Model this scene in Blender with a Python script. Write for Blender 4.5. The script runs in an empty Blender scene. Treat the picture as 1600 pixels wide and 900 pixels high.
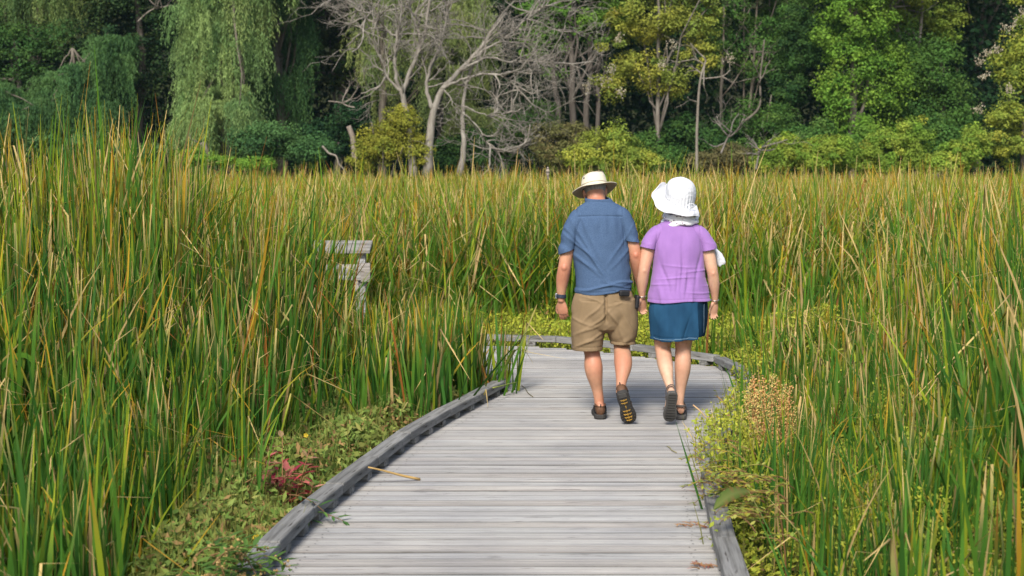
import bpy, bmesh, math, random
import numpy as np
from mathutils import Vector, Matrix, noise as mnoise

R = math.radians
rng = np.random.default_rng(11)
random.seed(5)
scene = bpy.context.scene
col = scene.collection

# ------------------------------------------------------------------ camera numbers
F = 2263.0 / 1600.0            # focal length over picture width
CAM_H = 1.82
PITCH = math.atan(185 / 2263.0)


def ray(px, py):
    x = (px - 800) / 2263.0
    y = -(py - 450) / 2263.0
    return Vector((x, math.cos(PITCH) + y * math.sin(PITCH), -math.sin(PITCH) + y * math.cos(PITCH)))


def at(px, py, dist):
    """the point of the place that lies at this distance ahead"""
    r = ray(px, py)
    r = r * (dist / r.y)
    return Vector((r.x, r.y, r.z + CAM_H))


def on(px, py, z=0.0):
    r = ray(px, py)
    t = (z - CAM_H) / r.z
    return Vector((r.x * t, r.y * t, z))


# ------------------------------------------------------------------ object helpers
def tag(o, label=None, cat=None, group=None, kind=None):
    if label: o['label'] = label
    if cat: o['category'] = cat
    if group: o['group'] = group
    if kind: o['kind'] = kind
    return o


def empty(name, loc=(0, 0, 0), rz=0.0, label=None, cat=None, group=None):
    o = bpy.data.objects.new(name, None)
    o.empty_display_size = 0.2
    o.location = loc
    o.rotation_euler = (0, 0, rz)
    col.objects.link(o)
    return tag(o, label, cat, group)


def link(name, me, mats=None, parent=None, smooth=False, loc=None):
    o = bpy.data.objects.new(name, me)
    me.name = name
    if mats is not None:
        if not isinstance(mats, (list, tuple)): mats = [mats]
        for m in mats: me.materials.append(m)
    if smooth:
        me.polygons.foreach_set('use_smooth', np.ones(len(me.polygons), dtype=bool))
    col.objects.link(o)
    if parent is not None: o.parent = parent
    if loc is not None: o.location = loc
    return o


def np_mesh(name, V, Q, C=None, tri=False, mi=None):
    """V (n,3), Q (m,4) or (m,3), C (n,3) colours per point"""
    V = np.asarray(V, dtype=np.float32); Q = np.asarray(Q, dtype=np.int32)
    k = Q.shape[1]
    me = bpy.data.meshes.new(name)
    me.vertices.add(len(V)); me.vertices.foreach_set('co', V.ravel())
    me.loops.add(Q.size); me.loops.foreach_set('vertex_index', Q.ravel())
    me.polygons.add(len(Q))
    me.polygons.foreach_set('loop_start', np.arange(0, Q.size, k, dtype=np.int32))
    if mi is not None:
        me.polygons.foreach_set('material_index', np.asarray(mi, dtype=np.int32))
    if C is not None:
        a = me.attributes.new('Col', 'FLOAT_COLOR', 'POINT')
        C4 = np.ones((len(V), 4), dtype=np.float32); C4[:, :3] = C
        a.data.foreach_set('color', C4.ravel())
    me.update(calc_edges=True)
    return me


class MB:
    """collects polygons of one mesh, with a colour per point"""
    def __init__(s):
        s.v = []; s.f = []; s.c = []; s.n = 0

    def add(s, V, Q, c=(1, 1, 1)):
        V = np.asarray(V, dtype=float)
        s.v.append(V)
        s.f += [[i + s.n for i in q] for q in Q]
        c = np.asarray(c, dtype=float)
        s.c.append(np.broadcast_to(c, (len(V), 3)) if c.ndim == 1 else c)
        s.n += len(V)

    def box(s, c, size, rz=0.0, col=(1, 1, 1), rx=0.0, ry=0.0, M=None):
        hx, hy, hz = [q / 2 for q in size]
        V = [Vector((sx * hx, sy * hy, sz * hz)) for sx in (-1, 1) for sy in (-1, 1) for sz in (-1, 1)]
        m = Matrix.Translation(c) @ Matrix.Rotation(rz, 4, 'Z') @ Matrix.Rotation(ry, 4, 'Y') @ Matrix.Rotation(rx, 4, 'X')
        if M is not None: m = M @ m
        V = [m @ q for q in V]
        s.add([tuple(q) for q in V], [(0, 1, 3, 2), (4, 6, 7, 5), (0, 4, 5, 1), (2, 3, 7, 6), (0, 2, 6, 4), (1, 5, 7, 3)], col)

    def tube(s, P, rad, sides=6, col=(1, 1, 1), cap=True):
        P = np.asarray(P, dtype=float); n = len(P)
        rad = np.broadcast_to(np.asarray(rad, dtype=float), (n,))
        T = np.gradient(P, axis=0)
        T /= np.linalg.norm(T, axis=1)[:, None] + 1e-9
        ref = np.array([0, 0, 1.0]) if abs(T[0, 2]) < .8 else np.array([1.0, 0, 0])
        U = np.cross(T, ref); U /= np.linalg.norm(U, axis=1)[:, None] + 1e-9
        W = np.cross(T, U)
        a = np.arange(sides) * 2 * math.pi / sides
        V = P[:, None, :] + rad[:, None, None] * (np.cos(a)[None, :, None] * U[:, None, :] + np.sin(a)[None, :, None] * W[:, None, :])
        Q = []
        for i in range(n - 1):
            for j in range(sides):
                k = (j + 1) % sides
                Q.append((i * sides + j, i * sides + k, (i + 1) * sides + k, (i + 1) * sides + j))
        if cap:
            Q.append(tuple(range(sides))[::-1]); Q.append(tuple((n - 1) * sides + j for j in range(sides)))
        c = np.asarray(col, dtype=float)
        if c.ndim == 2: c = np.repeat(c, sides, axis=0)
        s.add(V.reshape(-1, 3), Q, c)

    def mesh(s, name='m'):
        me = bpy.data.meshes.new(name)
        V = np.concatenate(s.v)
        me.from_pydata([tuple(q) for q in V], [], s.f)
        a = me.attributes.new('Col', 'FLOAT_COLOR', 'POINT')
        C4 = np.ones((len(V), 4), dtype=np.float32); C4[:, :3] = np.concatenate(s.c)
        a.data.foreach_set('color', C4.ravel())
        me.update()
        return me

    def build(s, name, mats, parent=None, smooth=False, loc=None, bevel=0.0):
        o = link(name, s.mesh(name), mats, parent, smooth, loc)
        if bevel:
            b = o.modifiers.new('bevel', 'BEVEL'); b.width = bevel; b.segments = 2; b.limit_method = 'ANGLE'
        return o


def smoothstep(a, b, x):
    t = np.clip((np.asarray(x, dtype=float) - a) / (b - a), 0, 1)
    return t * t * (3 - 2 * t)


def wob(x, y, f=1.0, s=0.0):
    """smooth cheap 2-D noise in -1..1"""
    x = np.asarray(x, dtype=float) * f; y = np.asarray(y, dtype=float) * f
    return (np.sin(1.7 * x + 1.1 * y + s) + np.sin(-1.3 * x + 2.1 * y + 2.3 * s + 1) + np.sin(2.9 * x - 0.7 * y + 0.7 * s + 4)
            + .6 * np.sin(4.3 * x + 3.7 * y + 1.9 * s)) / 3.2


# ------------------------------------------------------------------ materials
def mat(name, c=(.5, .5, .5), rough=.7, spec=.3, var=None, scale=(5, 5, 5), nscale=1.0, bump=0.0, bscale=None,
        attr=False, trans=0.0, detail=4, vmix=.5, sheen=0.0, sss=0.0, metal=0.0, coords='Object'):
    m = bpy.data.materials.new(name); m.use_nodes = True
    nt = m.node_tree; N = nt.nodes; L = nt.links
    b = N['Principled BSDF']; out = N['Material Output']
    b.inputs['Base Color'].default_value = (*c, 1)
    b.inputs['Roughness'].default_value = rough
    b.inputs['Specular IOR Level'].default_value = spec
    b.inputs['Metallic'].default_value = metal
    if sheen: b.inputs['Sheen Weight'].default_value = sheen
    if sss:
        b.inputs['Subsurface Weight'].default_value = sss
        b.inputs['Subsurface Radius'].default_value = (.012, .005, .003)
        b.inputs['Subsurface Scale'].default_value = 1.0
    base = None
    if attr:
        a = N.new('ShaderNodeAttribute'); a.attribute_name = 'Col'; base = a.outputs['Color']
    tc = N.new('ShaderNodeTexCoord'); mp = N.new('ShaderNodeMapping'); mp.inputs['Scale'].default_value = scale
    L.new(tc.outputs[coords], mp.inputs['Vector'])
    if var is not None:
        nz = N.new('ShaderNodeTexNoise'); nz.inputs['Scale'].default_value = nscale; nz.inputs['Detail'].default_value = detail
        L.new(mp.outputs[0], nz.inputs['Vector'])
        rp = N.new('ShaderNodeValToRGB'); rp.color_ramp.elements[0].position = .3; rp.color_ramp.elements[1].position = .7
        rp.color_ramp.elements[0].color = (*var, 1); rp.color_ramp.elements[1].color = (1, 1, 1, 1) if attr else (*c, 1)
        L.new(nz.outputs['Fac'], rp.inputs[0])
        if attr:
            mx = N.new('ShaderNodeMix'); mx.data_type = 'RGBA'; mx.blend_type = 'MULTIPLY'; mx.inputs[0].default_value = 1
            L.new(base, mx.inputs[6]); L.new(rp.outputs[0], mx.inputs[7]); base = mx.outputs[2]
        else: base = rp.outputs[0]
    if base is not None: L.new(base, b.inputs['Base Color'])
    if bump:
        nb = N.new('ShaderNodeTexNoise'); nb.inputs['Scale'].default_value = 1; nb.inputs['Detail'].default_value = 3
        mb = N.new('ShaderNodeMapping'); mb.inputs['Scale'].default_value = bscale or scale
        L.new(tc.outputs[coords], mb.inputs['Vector']); L.new(mb.outputs[0], nb.inputs['Vector'])
        bp = N.new('ShaderNodeBump'); bp.inputs['Strength'].default_value = 1; bp.inputs['Distance'].default_value = bump
        L.new(nb.outputs['Fac'], bp.inputs['Height']); L.new(bp.outputs[0], b.inputs['Normal'])
    if trans:
        t = N.new('ShaderNodeBsdfTranslucent'); ms = N.new('ShaderNodeMixShader'); ms.inputs[0].default_value = trans
        if base is not None:
            g = N.new('ShaderNodeMix'); g.data_type = 'RGBA'; g.blend_type = 'MULTIPLY'; g.inputs[0].default_value = 1
            g.inputs[7].default_value = (1.15, 1.15, .75, 1)
            L.new(base, g.inputs[6]); L.new(g.outputs[2], t.inputs['Color'])
        else: t.inputs['Color'].default_value = (*c, 1)
        L.new(b.outputs[0], ms.inputs[1]); L.new(t.outputs[0], ms.inputs[2]); L.new(ms.outputs[0], out.inputs['Surface'])
    return m


LEAF = mat('leaf', rough=.7, spec=.08, attr=True, trans=.3)
BLADE = mat('blade', rough=.55, spec=.1, attr=True, trans=.28)
BARK = mat('bark', rough=.9, spec=.1, attr=True, var=(.55, .52, .5), scale=(9, 9, 2.2), nscale=1, bump=.02)
STEM = mat('stem', rough=.7, spec=.2, attr=True)
# ------------------------------------------------------------------ the boardwalk outline (metres)
LEFT_Y = np.array([3.0, 6.0, 6.82, 7.39, 8.14, 9.38, 10.35, 11.75, 12.85, 12.95, 14.95, 15.6])
LEFT_X = np.array([-1.30, -1.12, -1.06, -1.00, -.88, -.67, -.44, -.05, -.03, -9.0, -9.0, -9.0])
RIGHT_Y = np.array([3.0, 5.6, 6.7, 7.6, 8.23, 8.96, 9.5, 10.9, 12.1, 12.7, 13.3, 14.12, 14.64, 14.93, 15.3])
RIGHT_X = np.array([.80, .88, .95, 1.03, 1.09, 1.20, 1.35, 1.70, 1.93, 1.95, 1.86, 1.18, .65, -.07, -9.0])


def deck_left(y): return np.interp(y, LEFT_Y, LEFT_X)
def deck_right(y): return np.interp(y, RIGHT_Y, RIGHT_X)


def deck_gap(x, y):
    """signed distance-like measure sideways from the deck: <0 on it, >0 metres outside"""
    x = np.asarray(x, dtype=float); y = np.asarray(y, dtype=float)
    g = np.maximum(deck_left(y) - x, x - deck_right(y))
    # in front of / behind the part that turns left
    side = (x < 0)
    gy = np.maximum(12.8 - y, y - 15.0)
    gl = np.where(side, np.maximum(gy, -99), 99)
    g = np.where(side & (y > 11.8), np.maximum(gy, 0 * g - .2), g)
    g = np.where(y > 15.0, np.maximum(g * 0 + (y - 15.0), 0), g)
    return g


def build_ground():
    xs = np.concatenate([np.linspace(-400, -40, 10), np.linspace(-36, 36, 60), np.linspace(40, 400, 10)])
    ys = np.concatenate([np.linspace(-60, -2, 5), np.linspace(0, 70, 70), np.linspace(80, 600, 10)])
    X, Y = np.meshgrid(xs, ys, indexing='ij')
    near = (np.abs(X) < 40) & (Y < 75) & (Y > -3)
    Z = -.42 + np.where(near, .035 * wob(X, Y, 1.3, 2), 0) + smoothstep(52, 70, Y) * .9
    V = np.stack([X, Y, Z], -1).reshape(-1, 3)
    nx, ny = X.shape
    i = np.arange(nx * ny).reshape(nx, ny)
    Q = np.stack([i[:-1, :-1], i[1:, :-1], i[1:, 1:], i[:-1, 1:]], -1).reshape(-1, 4)
    m = mat('marsh_soil', (.085, .075, .03), .95, .1, var=(.03, .035, .012), scale=(3, 3, 3), bump=.03, bscale=(14, 14, 14))
    o = link('marsh_ground', np_mesh('marsh_ground', V, Q), m, smooth=True)
    tag(o, kind='structure')
    # dark slope added behind the trees to block sky in the gaps
    xs = np.linspace(-130, 130, 80); ys = np.linspace(72, 190, 40)
    X, Y = np.meshgrid(xs, ys, indexing='ij')
    Z = -.2 + 26 * smoothstep(74, 150, Y) + 1.2 * wob(X, Y, .12, 1)
    V = np.stack([X, Y, Z], -1).reshape(-1, 3)
    nx, ny = X.shape; i = np.arange(nx * ny).reshape(nx, ny)
    Q = np.stack([i[:-1, :-1], i[1:, :-1], i[1:, 1:], i[:-1, 1:]], -1).reshape(-1, 4)
    m = mat('sky_block_ground', (.03, .035, .014), .95, .05, var=(.015, .018, .01), scale=(.6, .6, .6))
    tag(link('sky_block_hill', np_mesh('sky_block_hill', V, Q), m, smooth=True), kind='structure')


def wood_mat(name, stretch, light, dark, stain, bump, attr=True):
    """weathered grey wood; stretch = mapping scale along/across the grain"""
    m = bpy.data.materials.new(name); m.use_nodes = True
    nt = m.node_tree; N = nt.nodes; L = nt.links; b = N['Principled BSDF']
    b.inputs['Roughness'].default_value = .85; b.inputs['Specular IOR Level'].default_value = .18
    tc = N.new('ShaderNodeTexCoord')

    def nz(sc, det=5, rough=.6):
        mp = N.new('ShaderNodeMapping'); mp.inputs['Scale'].default_value = sc
        n = N.new('ShaderNodeTexNoise'); n.inputs['Scale'].default_value = 1; n.inputs['Detail'].default_value = det
        n.inputs['Roughness'].default_value = rough
        L.new(tc.outputs['Object'], mp.inputs[0]); L.new(mp.outputs[0], n.inputs['Vector']); return n.outputs['Fac']

    def ramp(f, p0, c0, p1, c1):
        r = N.new('ShaderNodeValToRGB'); e = r.color_ramp.elements
        e[0].position = p0; e[0].color = (*c0, 1); e[1].position = p1; e[1].color = (*c1, 1)
        L.new(f, r.inputs[0]); return r.outputs[0]

    def mul(a, c, fac=1.0):
        x = N.new('ShaderNodeMix'); x.data_type = 'RGBA'; x.blend_type = 'MULTIPLY'; x.inputs[0].default_value = fac
        L.new(a, x.inputs[6]); L.new(c, x.inputs[7]); return x.outputs[2]
    fine = nz(stretch, 6, .65)
    broad = nz(tuple(q * .22 for q in stretch), 3)
    blot = nz((1.3, 1.3, 1.3), 4)
    c = ramp(fine, .33, dark, .58, light)
    c = mul(c, ramp(broad, .35, stain, .6, (1, 1, 1)))
    c = mul(c, ramp(blot, .3, (.8, .8, .82), .65, (1.03, 1.02, 1)))
    if attr:
        streak = nz((4.5, stretch[1] * 1.1, 20), 2, .5)
        c = mul(c, ramp(streak, .29, (.35, .32, .30), .36, (1, 1, 1)))
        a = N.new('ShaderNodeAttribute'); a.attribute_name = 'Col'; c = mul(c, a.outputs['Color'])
    L.new(c, b.inputs['Base Color'])
    bp = N.new('ShaderNodeBump'); bp.inputs['Distance'].default_value = bump; bp.inputs['Strength'].default_value = 1
    L.new(fine, bp.inputs['Height']); L.new(bp.outputs[0], b.inputs['Normal'])
    return m


DECK = wood_mat('weathered_deck', (1.3, 130, 30), (.435, .425, .412), (.27, .27, .255), (.88, .865, .85), .003)
KERB = wood_mat('weathered_timber', (2.2, 46, 46), (.29, .287, .278), (.13, .127, .118), (.7, .7, .66), .006)


def build_boardwalk():
    mb = MB()
    y = 3.4; r = random.Random(3)

    def fan(yy):
        return -.085 * float(smoothstep(11.8, 14.8, yy))
    while y < 15.05:
        w = .121
        y1 = y + w
        k0, k1 = fan(y), fan(y1)
        yc = y + w / 2
        xl = float(deck_left(yc)) - .10 + r.uniform(-.015, .015); xr = float(deck_right(yc)) + .10 + r.uniform(-.015, .015)
        g = r.choice([.003, .004, .004, .006, .008, .011]); dz = r.uniform(-.003, .0)
        tint = r.uniform(.88, 1.08); warm = r.uniform(-.02, .03)
        c = (tint + warm, tint, tint - warm)
        # grooved boards: three or four shallow grooves along each board, modelled in its profile
        prof = [(g, -.004, .4), (g + .004, 0, .8)]  # third value: colour darkened in grooves and gap edges, painting in their shade
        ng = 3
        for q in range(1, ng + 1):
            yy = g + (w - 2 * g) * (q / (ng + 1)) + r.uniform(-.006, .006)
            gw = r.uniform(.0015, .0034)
            groove_shade = r.uniform(.22, .55); prof += [(yy - gw - .001, 0, 1), (yy, -.0065, groove_shade), (yy + gw + .001, 0, 1)]
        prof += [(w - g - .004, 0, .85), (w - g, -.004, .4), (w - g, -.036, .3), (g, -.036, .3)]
        V = []
        nx = max(2, int((xr - xl) / .7) + 2)
        xs = np.linspace(xl, xr, nx)
        sag = [r.uniform(-.0015, .0015) for _ in xs]
        for x, s_ in zip(xs, sag):
            for (py, pz, pc) in prof:
                t = py / w
                k = k0 * (1 - t) + k1 * t
                V.append((x, y + py + k * x, dz + pz + s_))
        n = len(prof); Q = []
        for i in range(nx - 1):
            for j in range(n):
                k = (j + 1) % n
                Q.append((i * n + j, (i + 1) * n + j, (i + 1) * n + k, i * n + k))
        Q.append(tuple(range(n))); Q.append(tuple((nx - 1) * n + j for j in range(n))[::-1])
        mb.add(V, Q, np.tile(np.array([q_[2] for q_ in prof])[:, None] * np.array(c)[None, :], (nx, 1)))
        y = y1
    nb = MB()
    for yy in np.arange(3.4, 14.6, .121):
        l_, r_ = float(deck_left(yy)), float(deck_right(yy))
        if l_ < -2: l_ = -1.4
        for x in (l_ + .09, r_ - .09):
            for q in (.03, .09):
                cx, cy = x + r.uniform(-.012, .012), yy + q + r.uniform(-.008, .008)
                a = np.arange(6) * math.pi / 3; s_ = r.uniform(.0035, .005)
                zz = .0022
                nb.add([(cx + s_ * math.cos(t), cy + s_ * math.sin(t), zz) for t in a] + [(cx, cy, zz + .0012)], [(k, (k + 1) % 6, 6) for k in range(6)], (.5, .45, .42))
    nails = nb.build('boardwalk_nails', mat('rusty_nail', (.05, .04, .035), .6, .3)); tag(nails, kind='structure')
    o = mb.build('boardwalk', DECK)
    tag(o, 'weathered grey plank boardwalk bending left through the cattails', 'boardwalk', kind='structure')
    # bearers under the planks
    b = MB()
    ys = np.arange(3.5, 12.8, .5)
    for f, s in ((deck_left, .04), (deck_right, -.04)):
        P = [(float(f(q)) + s, q) for q in ys]
        for (xa, ya), (xb, yb) in zip(P, P[1:]):
            L_ = math.hypot(xb - xa, yb - ya)
            b.box(((xa + xb) / 2, (ya + yb) / 2, -.14), (.05, L_ + .0, .19), -math.atan2(xb - xa, yb - ya), (.8, .8, .8))
    tag(b.build('boardwalk_bearers', KERB), kind='structure')


def kerb(label, pts, seg_len=1.5, block_gap=.36, inward=None, width=.105, group='timber kerb rails along the boardwalk', h0=.042, h1=.100):
    """pts: the inner edge; beams lie outside of it (offset by width) on small blocks"""
    pts = [Vector((p[0], p[1], 0)) for p in pts]
    root = empty('kerb_rail', pts[0], 0, label, 'kerb rail', group)
    r = random.Random(int(pts[0].x * 100 + 999))
    inv = -pts[0]

    def off(i):
        a = pts[max(0, i - 1)]; c = pts[min(len(pts) - 1, i + 1)]
        t = (c - a).normalized()
        return Vector((-t.y, t.x, 0)) * inward
    O = [off(i) for i in range(len(pts))]
    for i in range(len(pts) - 1):
        a, c = pts[i], pts[i + 1]
        gap = (c - a).normalized() * .0025
        a2, c2 = a + gap, c - gap
        ao, co = a2 + O[i] * width, c2 + O[i + 1] * width
        e = r.uniform(-.004, .004)
        tint = r.uniform(.85, 1.1)
        V = []
        for z in (h0 + e, h1 + e):
            V += [a2 + Vector((0, 0, z)), c2 + Vector((0, 0, z)), co + Vector((0, 0, z)), ao + Vector((0, 0, z))]
        Q = [(3, 2, 1, 0), (4, 5, 6, 7), (0, 1, 5, 4), (1, 2, 6, 5), (2, 3, 7, 6), (3, 0, 4, 7)]
        ang = math.atan2(c.y - a.y, c.x - a.x)
        L2W = Matrix.Translation(a2 + inv) @ Matrix.Rotation(ang, 4, 'Z'); W2L = L2W.inverted()
        m = MB(); m.add([tuple(W2L @ (v + inv)) for v in V], Q, (tint, tint, tint))
        o = m.build('timber', KERB, root, bevel=.007); o.matrix_local = L2W
        # blocks under it
        Lg = (c - a).length
        n = max(1, round(Lg / block_gap))
        for q in range(n):
            t = (q + .5) / n
            p = a.lerp(c, t); ov = O[i].lerp(O[i + 1], t)
            ang = math.atan2(c.y - a.y, c.x - a.x)
            m = MB(); tb = r.uniform(.9, 1.15)
            m.box(p + ov * (width / 2 - .002) + Vector((0, 0, (h0 + e + .002) / 2)) + inv, (.095, width - .012, h0 + e - .004), ang, (tb, tb, tb))
            m.build('block', KERB, root, bevel=.003)
    return root


def build_kerbs():
    L_ = [(float(deck_left(q)), q) for q in (3.2, 4.6, 5.9, 6.6, 7.3, 7.85, 8.6, 9.4, 10.35, 11.05, 11.72)]
    kerb('long weathered kerb rail on the left edge of the boardwalk, with raised timber on blocks', L_, inward=1)
    kerb('short left kerb rail running straight on past the corner beside the cattails', [(-.05, 11.735), (-.045, 12.3), (-.04, 12.9)], inward=1)
    kerb('pale far kerb rail crossing behind the two walkers below the yellow-green weeds',
         [(-3.2, 15.16), (-1.6, 15.06), (-.07, 14.93), (.45, 14.82), (.84, 14.5), (1.18, 14.12), (1.52, 13.72), (1.86, 13.3)], inward=1, h0=.045, h1=.105)
    kerb('short kerb rail of stepped pieces at the far right bend of the boardwalk',
         [(1.868, 13.27), (1.91, 12.95), (1.94, 12.62), (1.935, 12.25), (1.90, 11.9), (1.82, 11.4)], inward=-1 * -1, block_gap=.3)
    R_ = [(float(deck_right(q)), q) for q in (9.7, 8.96, 8.23, 7.6, 6.7, 5.6, 4.4, 3.2)]
    kerb('overgrown kerb rail on the right edge of the boardwalk near the big dock leaf', R_, inward=1)


def build_lean_rail():
    # the grey rail end showing through the reeds on the left
    p = at(571, 386, 15.35)
    z_top = p.z
    root = empty('viewing_rail', (p.x, p.y, 0), 0, 'weathered grey wooden rail end with wide sloping cap among the cattails', 'rail')
    b = MB(); b.box((-.27, .13, z_top - .005), (.64, .34, .04), .0, (1.35, 1.31, 1.24), rx=.26)
    b.build('cap_board', KERB, root, bevel=.006)
    b = MB(); b.box((-.30, .015, z_top - .27), (.56, .035, .17), 0, (1.2, 1.19, 1.16)); b.build('rail_board', KERB, root, bevel=.004)
    for x in (-.05, -.54):
        b = MB(); b.box((x, .115, (z_top - .055 - .42) / 2), (.085, .15, z_top - .05 + .42), 0, (1.3, 1.32, 1.38)); b.build('post', KERB, root, bevel=.004)
    b = MB(); b.box((.0, -.0, z_top - .27), (.10, .05, .2), .0, (1.2, 1.12, 1.08)); b.build('end_block', KERB, root, bevel=.004)
    b = MB(); b.box((-.085, .03, z_top - .72), (.05, .035, .75), 0, (1.5, 1.4, 1.35), ry=-.06); b.build('brace', KERB, root)
# ------------------------------------------------------------------ blades
G_DEEP = np.array([.038, .118, .018]); G_MID = np.array([.105, .215, .018]); G_YEL = np.array([.265, .305, .018])
OCHRE = np.array([.46, .27, .028]); STRAW = np.array([.56, .40, .17]); RUST = np.array([.30, .12, .025])


def blade_arrays(base, h, az, lean, bend, width, fold_at, c0, c1, tcol, K=6, r=rng):
    """base (N,3); every blade a tapered, bending strip. returns V, Q, C"""
    N = len(h)
    t = np.linspace(0, 1, K + 1)
    th = lean[:, None] + bend[:, None] * t[None, :] ** 2
    fold = (t[None, :] > fold_at[:, None])
    th = np.where(fold, np.maximum(th, r.uniform(1.3, 2.7, N)[:, None]), th)
    seg = h[:, None] / K
    dx = np.sin(th) * seg; dz = np.cos(th) * seg
    cx = np.concatenate([np.zeros((N, 1)), np.cumsum(dx[:, :-1], 1)], 1)
    cz = np.concatenate([np.zeros((N, 1)), np.cumsum(dz[:, :-1], 1)], 1)
    P = np.empty((N, K + 1, 3))
    P[..., 0] = base[:, None, 0] + cx * np.cos(az)[:, None]
    P[..., 1] = base[:, None, 1] + cx * np.sin(az)[:, None]
    P[..., 2] = base[:, None, 2] + cz
    wa = az + np.pi / 2 + r.uniform(-1.2, 1.2, N)
    tw = r.uniform(-1.1, 1.1, N)
    wang = wa[:, None] + tw[:, None] * t[None, :]
    w = width[:, None] * np.clip((1 - t[None, :]) * 3.4, 0.07, 1) ** .8 * .5
    S = np.stack([np.cos(wang) * w, np.sin(wang) * w, np.zeros_like(w)], -1)
    V = np.stack([P - S, P + S], 2)                     # N,K+1,2,3
    idx = np.arange(N * (K + 1) * 2).reshape(N, K + 1, 2)
    Q = np.stack([idx[:, :-1, 0], idx[:, :-1, 1], idx[:, 1:, 1], idx[:, 1:, 0]], -1).reshape(-1, 4)
    f = smoothstep(0, 1, (t[None, :] - tcol[:, None]) / .3)
    C = c0[:, None, :] * (1 - f[..., None]) + c1[:, None, :] * f[..., None]
    C = np.repeat(C[:, :, None, :], 2, 2)
    return V.reshape(-1, 3), Q, C.reshape(-1, 3)


def blade_set(px, py, hmax, per, K, wid, r=rng, dry=.12, gold=.5, deepness=.5, z0=-.42, dead_stub=.12, spread=.05, leanmax=.16, hlo=.72, folds=.26, curl=.13):
    """cattail plants at px,py: `per` blades each"""
    n = len(px)
    N = n * per
    bx = np.repeat(px, per) + r.normal(0, spread, N); by = np.repeat(py, per) + r.normal(0, spread, N)
    H = np.repeat(hmax * r.uniform(.9, 1.1, n), per) * np.where(r.random(N) < .06, r.uniform(1.0, 1.14, N), r.uniform(hlo, 1.02, N))
    stub = r.random(N) < dead_stub
    H = np.where(stub, H * r.uniform(.25, .75, N), H)
    az = r.uniform(0, 2 * np.pi, N)
    gm = np.repeat(np.clip(1 + .8 * wob(px, py, .7, 4) + .4 * wob(px, py, 2.1, 2), .15, 1.9), per)
    lean = np.abs(r.normal(0, leanmax * .7, N)); wild = r.random(N) < .09
    lean = np.where(wild, lean + r.uniform(.15, .55, N), lean)
    bend = np.abs(r.normal(.04, curl, N)) + np.where(r.random(N) < .12, r.uniform(.3, 1.1, N), 0)
    fold = np.where((r.random(N) < folds) & ~stub, r.uniform(.6, .95, N), 2.0)
    w = wid * r.uniform(.6, 1.15, N)
    bend = np.where(stub, 0, bend)
    # hues: per plant and per blade
    dp = np.clip(np.repeat(r.random(n), per) * .6 + r.random(N) * .5 - .05 + (.5 - deepness), 0, 1)[:, None]
    c0 = G_DEEP * (1 - dp) + G_MID * dp
    yl = (r.random(N) < .38 * gold * gm)[:, None]
    c0 = np.where(yl, c0 * .3 + G_YEL * .7, c0)
    c0 = c0 * r.uniform(.75, 1.25, N)[:, None]
    k = r.random(N)[:, None]
    c1 = np.where(k < .30, G_YEL, np.where(k < .62, OCHRE, np.where(k < .82, STRAW, RUST))) * r.uniform(.8, 1.15, N)[:, None]
    tcol = np.where(r.random(N) < .62, r.uniform(.62, .95, N), 1.05) - .45 * np.clip(gold * gm - .3, 0, 1) * r.random(N)
    dr = (r.random(N) < dry) | stub
    kk = r.random(N)[:, None]
    dc = np.where(kk < .6, STRAW, np.where(kk < .85, OCHRE, RUST)) * r.uniform(.6, 1.1, N)[:, None]
    c0 = np.where(dr[:, None], dc * .8, c0); c1 = np.where(dr[:, None], dc, c1)
    fc = (fold < 1.5)[:, None]
    c1 = np.where(fc & (kk < .7), STRAW * 1.15, c1); tcol = np.where(fold < 1.5, np.minimum(tcol, fold - .12), tcol)
    base = np.stack([bx, by, np.full(N, z0)], -1)
    return blade_arrays(base, H, az, lean, bend, w, fold, c0, c1, tcol, K, r)


def reed_height(x, y):
    """height of the stand above the marsh floor at a place"""
    g = deck_gap(x, y)
    left = x < .4 * 1.0
    hl = 1.12 + .85 * smoothstep(.5, 2.4, g) + (.04 + .22 * smoothstep(8, 9.5, y)) * smoothstep(2.0, 3.6, g) * (1 - smoothstep(12, 16, y))
    hl = hl - .12 * smoothstep(-1.9, -2.6, x) * (1 - smoothstep(13, 15, y)) + .12 * smoothstep(-2.0, -2.7, x) * smoothstep(7.4, 8.6, y) * (1 - smoothstep(12.5, 14, y))
    cn = (y > 10.4) & (y < 12.9)
    hl = np.where(cn, 1.18 + .78 * smoothstep(-1.42, -1.75, x) + .25 * smoothstep(-1.8, -2.4, x) + .36 * smoothstep(-2.3, -3.3, x), hl)
    hr = .96 + 1.05 * smoothstep(.5, 2.5, g)
    h = np.where(x < .2, hl, hr)
    far = smoothstep(15.2, 17.5, y)
    hf = 2.10 + 0 * y
    h = h * (1 - far) + np.where(h < hf, hf, h) * far
    h = h + .13 * wob(x, y, .55, 3) + .10 * wob(x, y, 1.7, 1) + .05 * wob(x, y, 4.1, 2)
    return h


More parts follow.
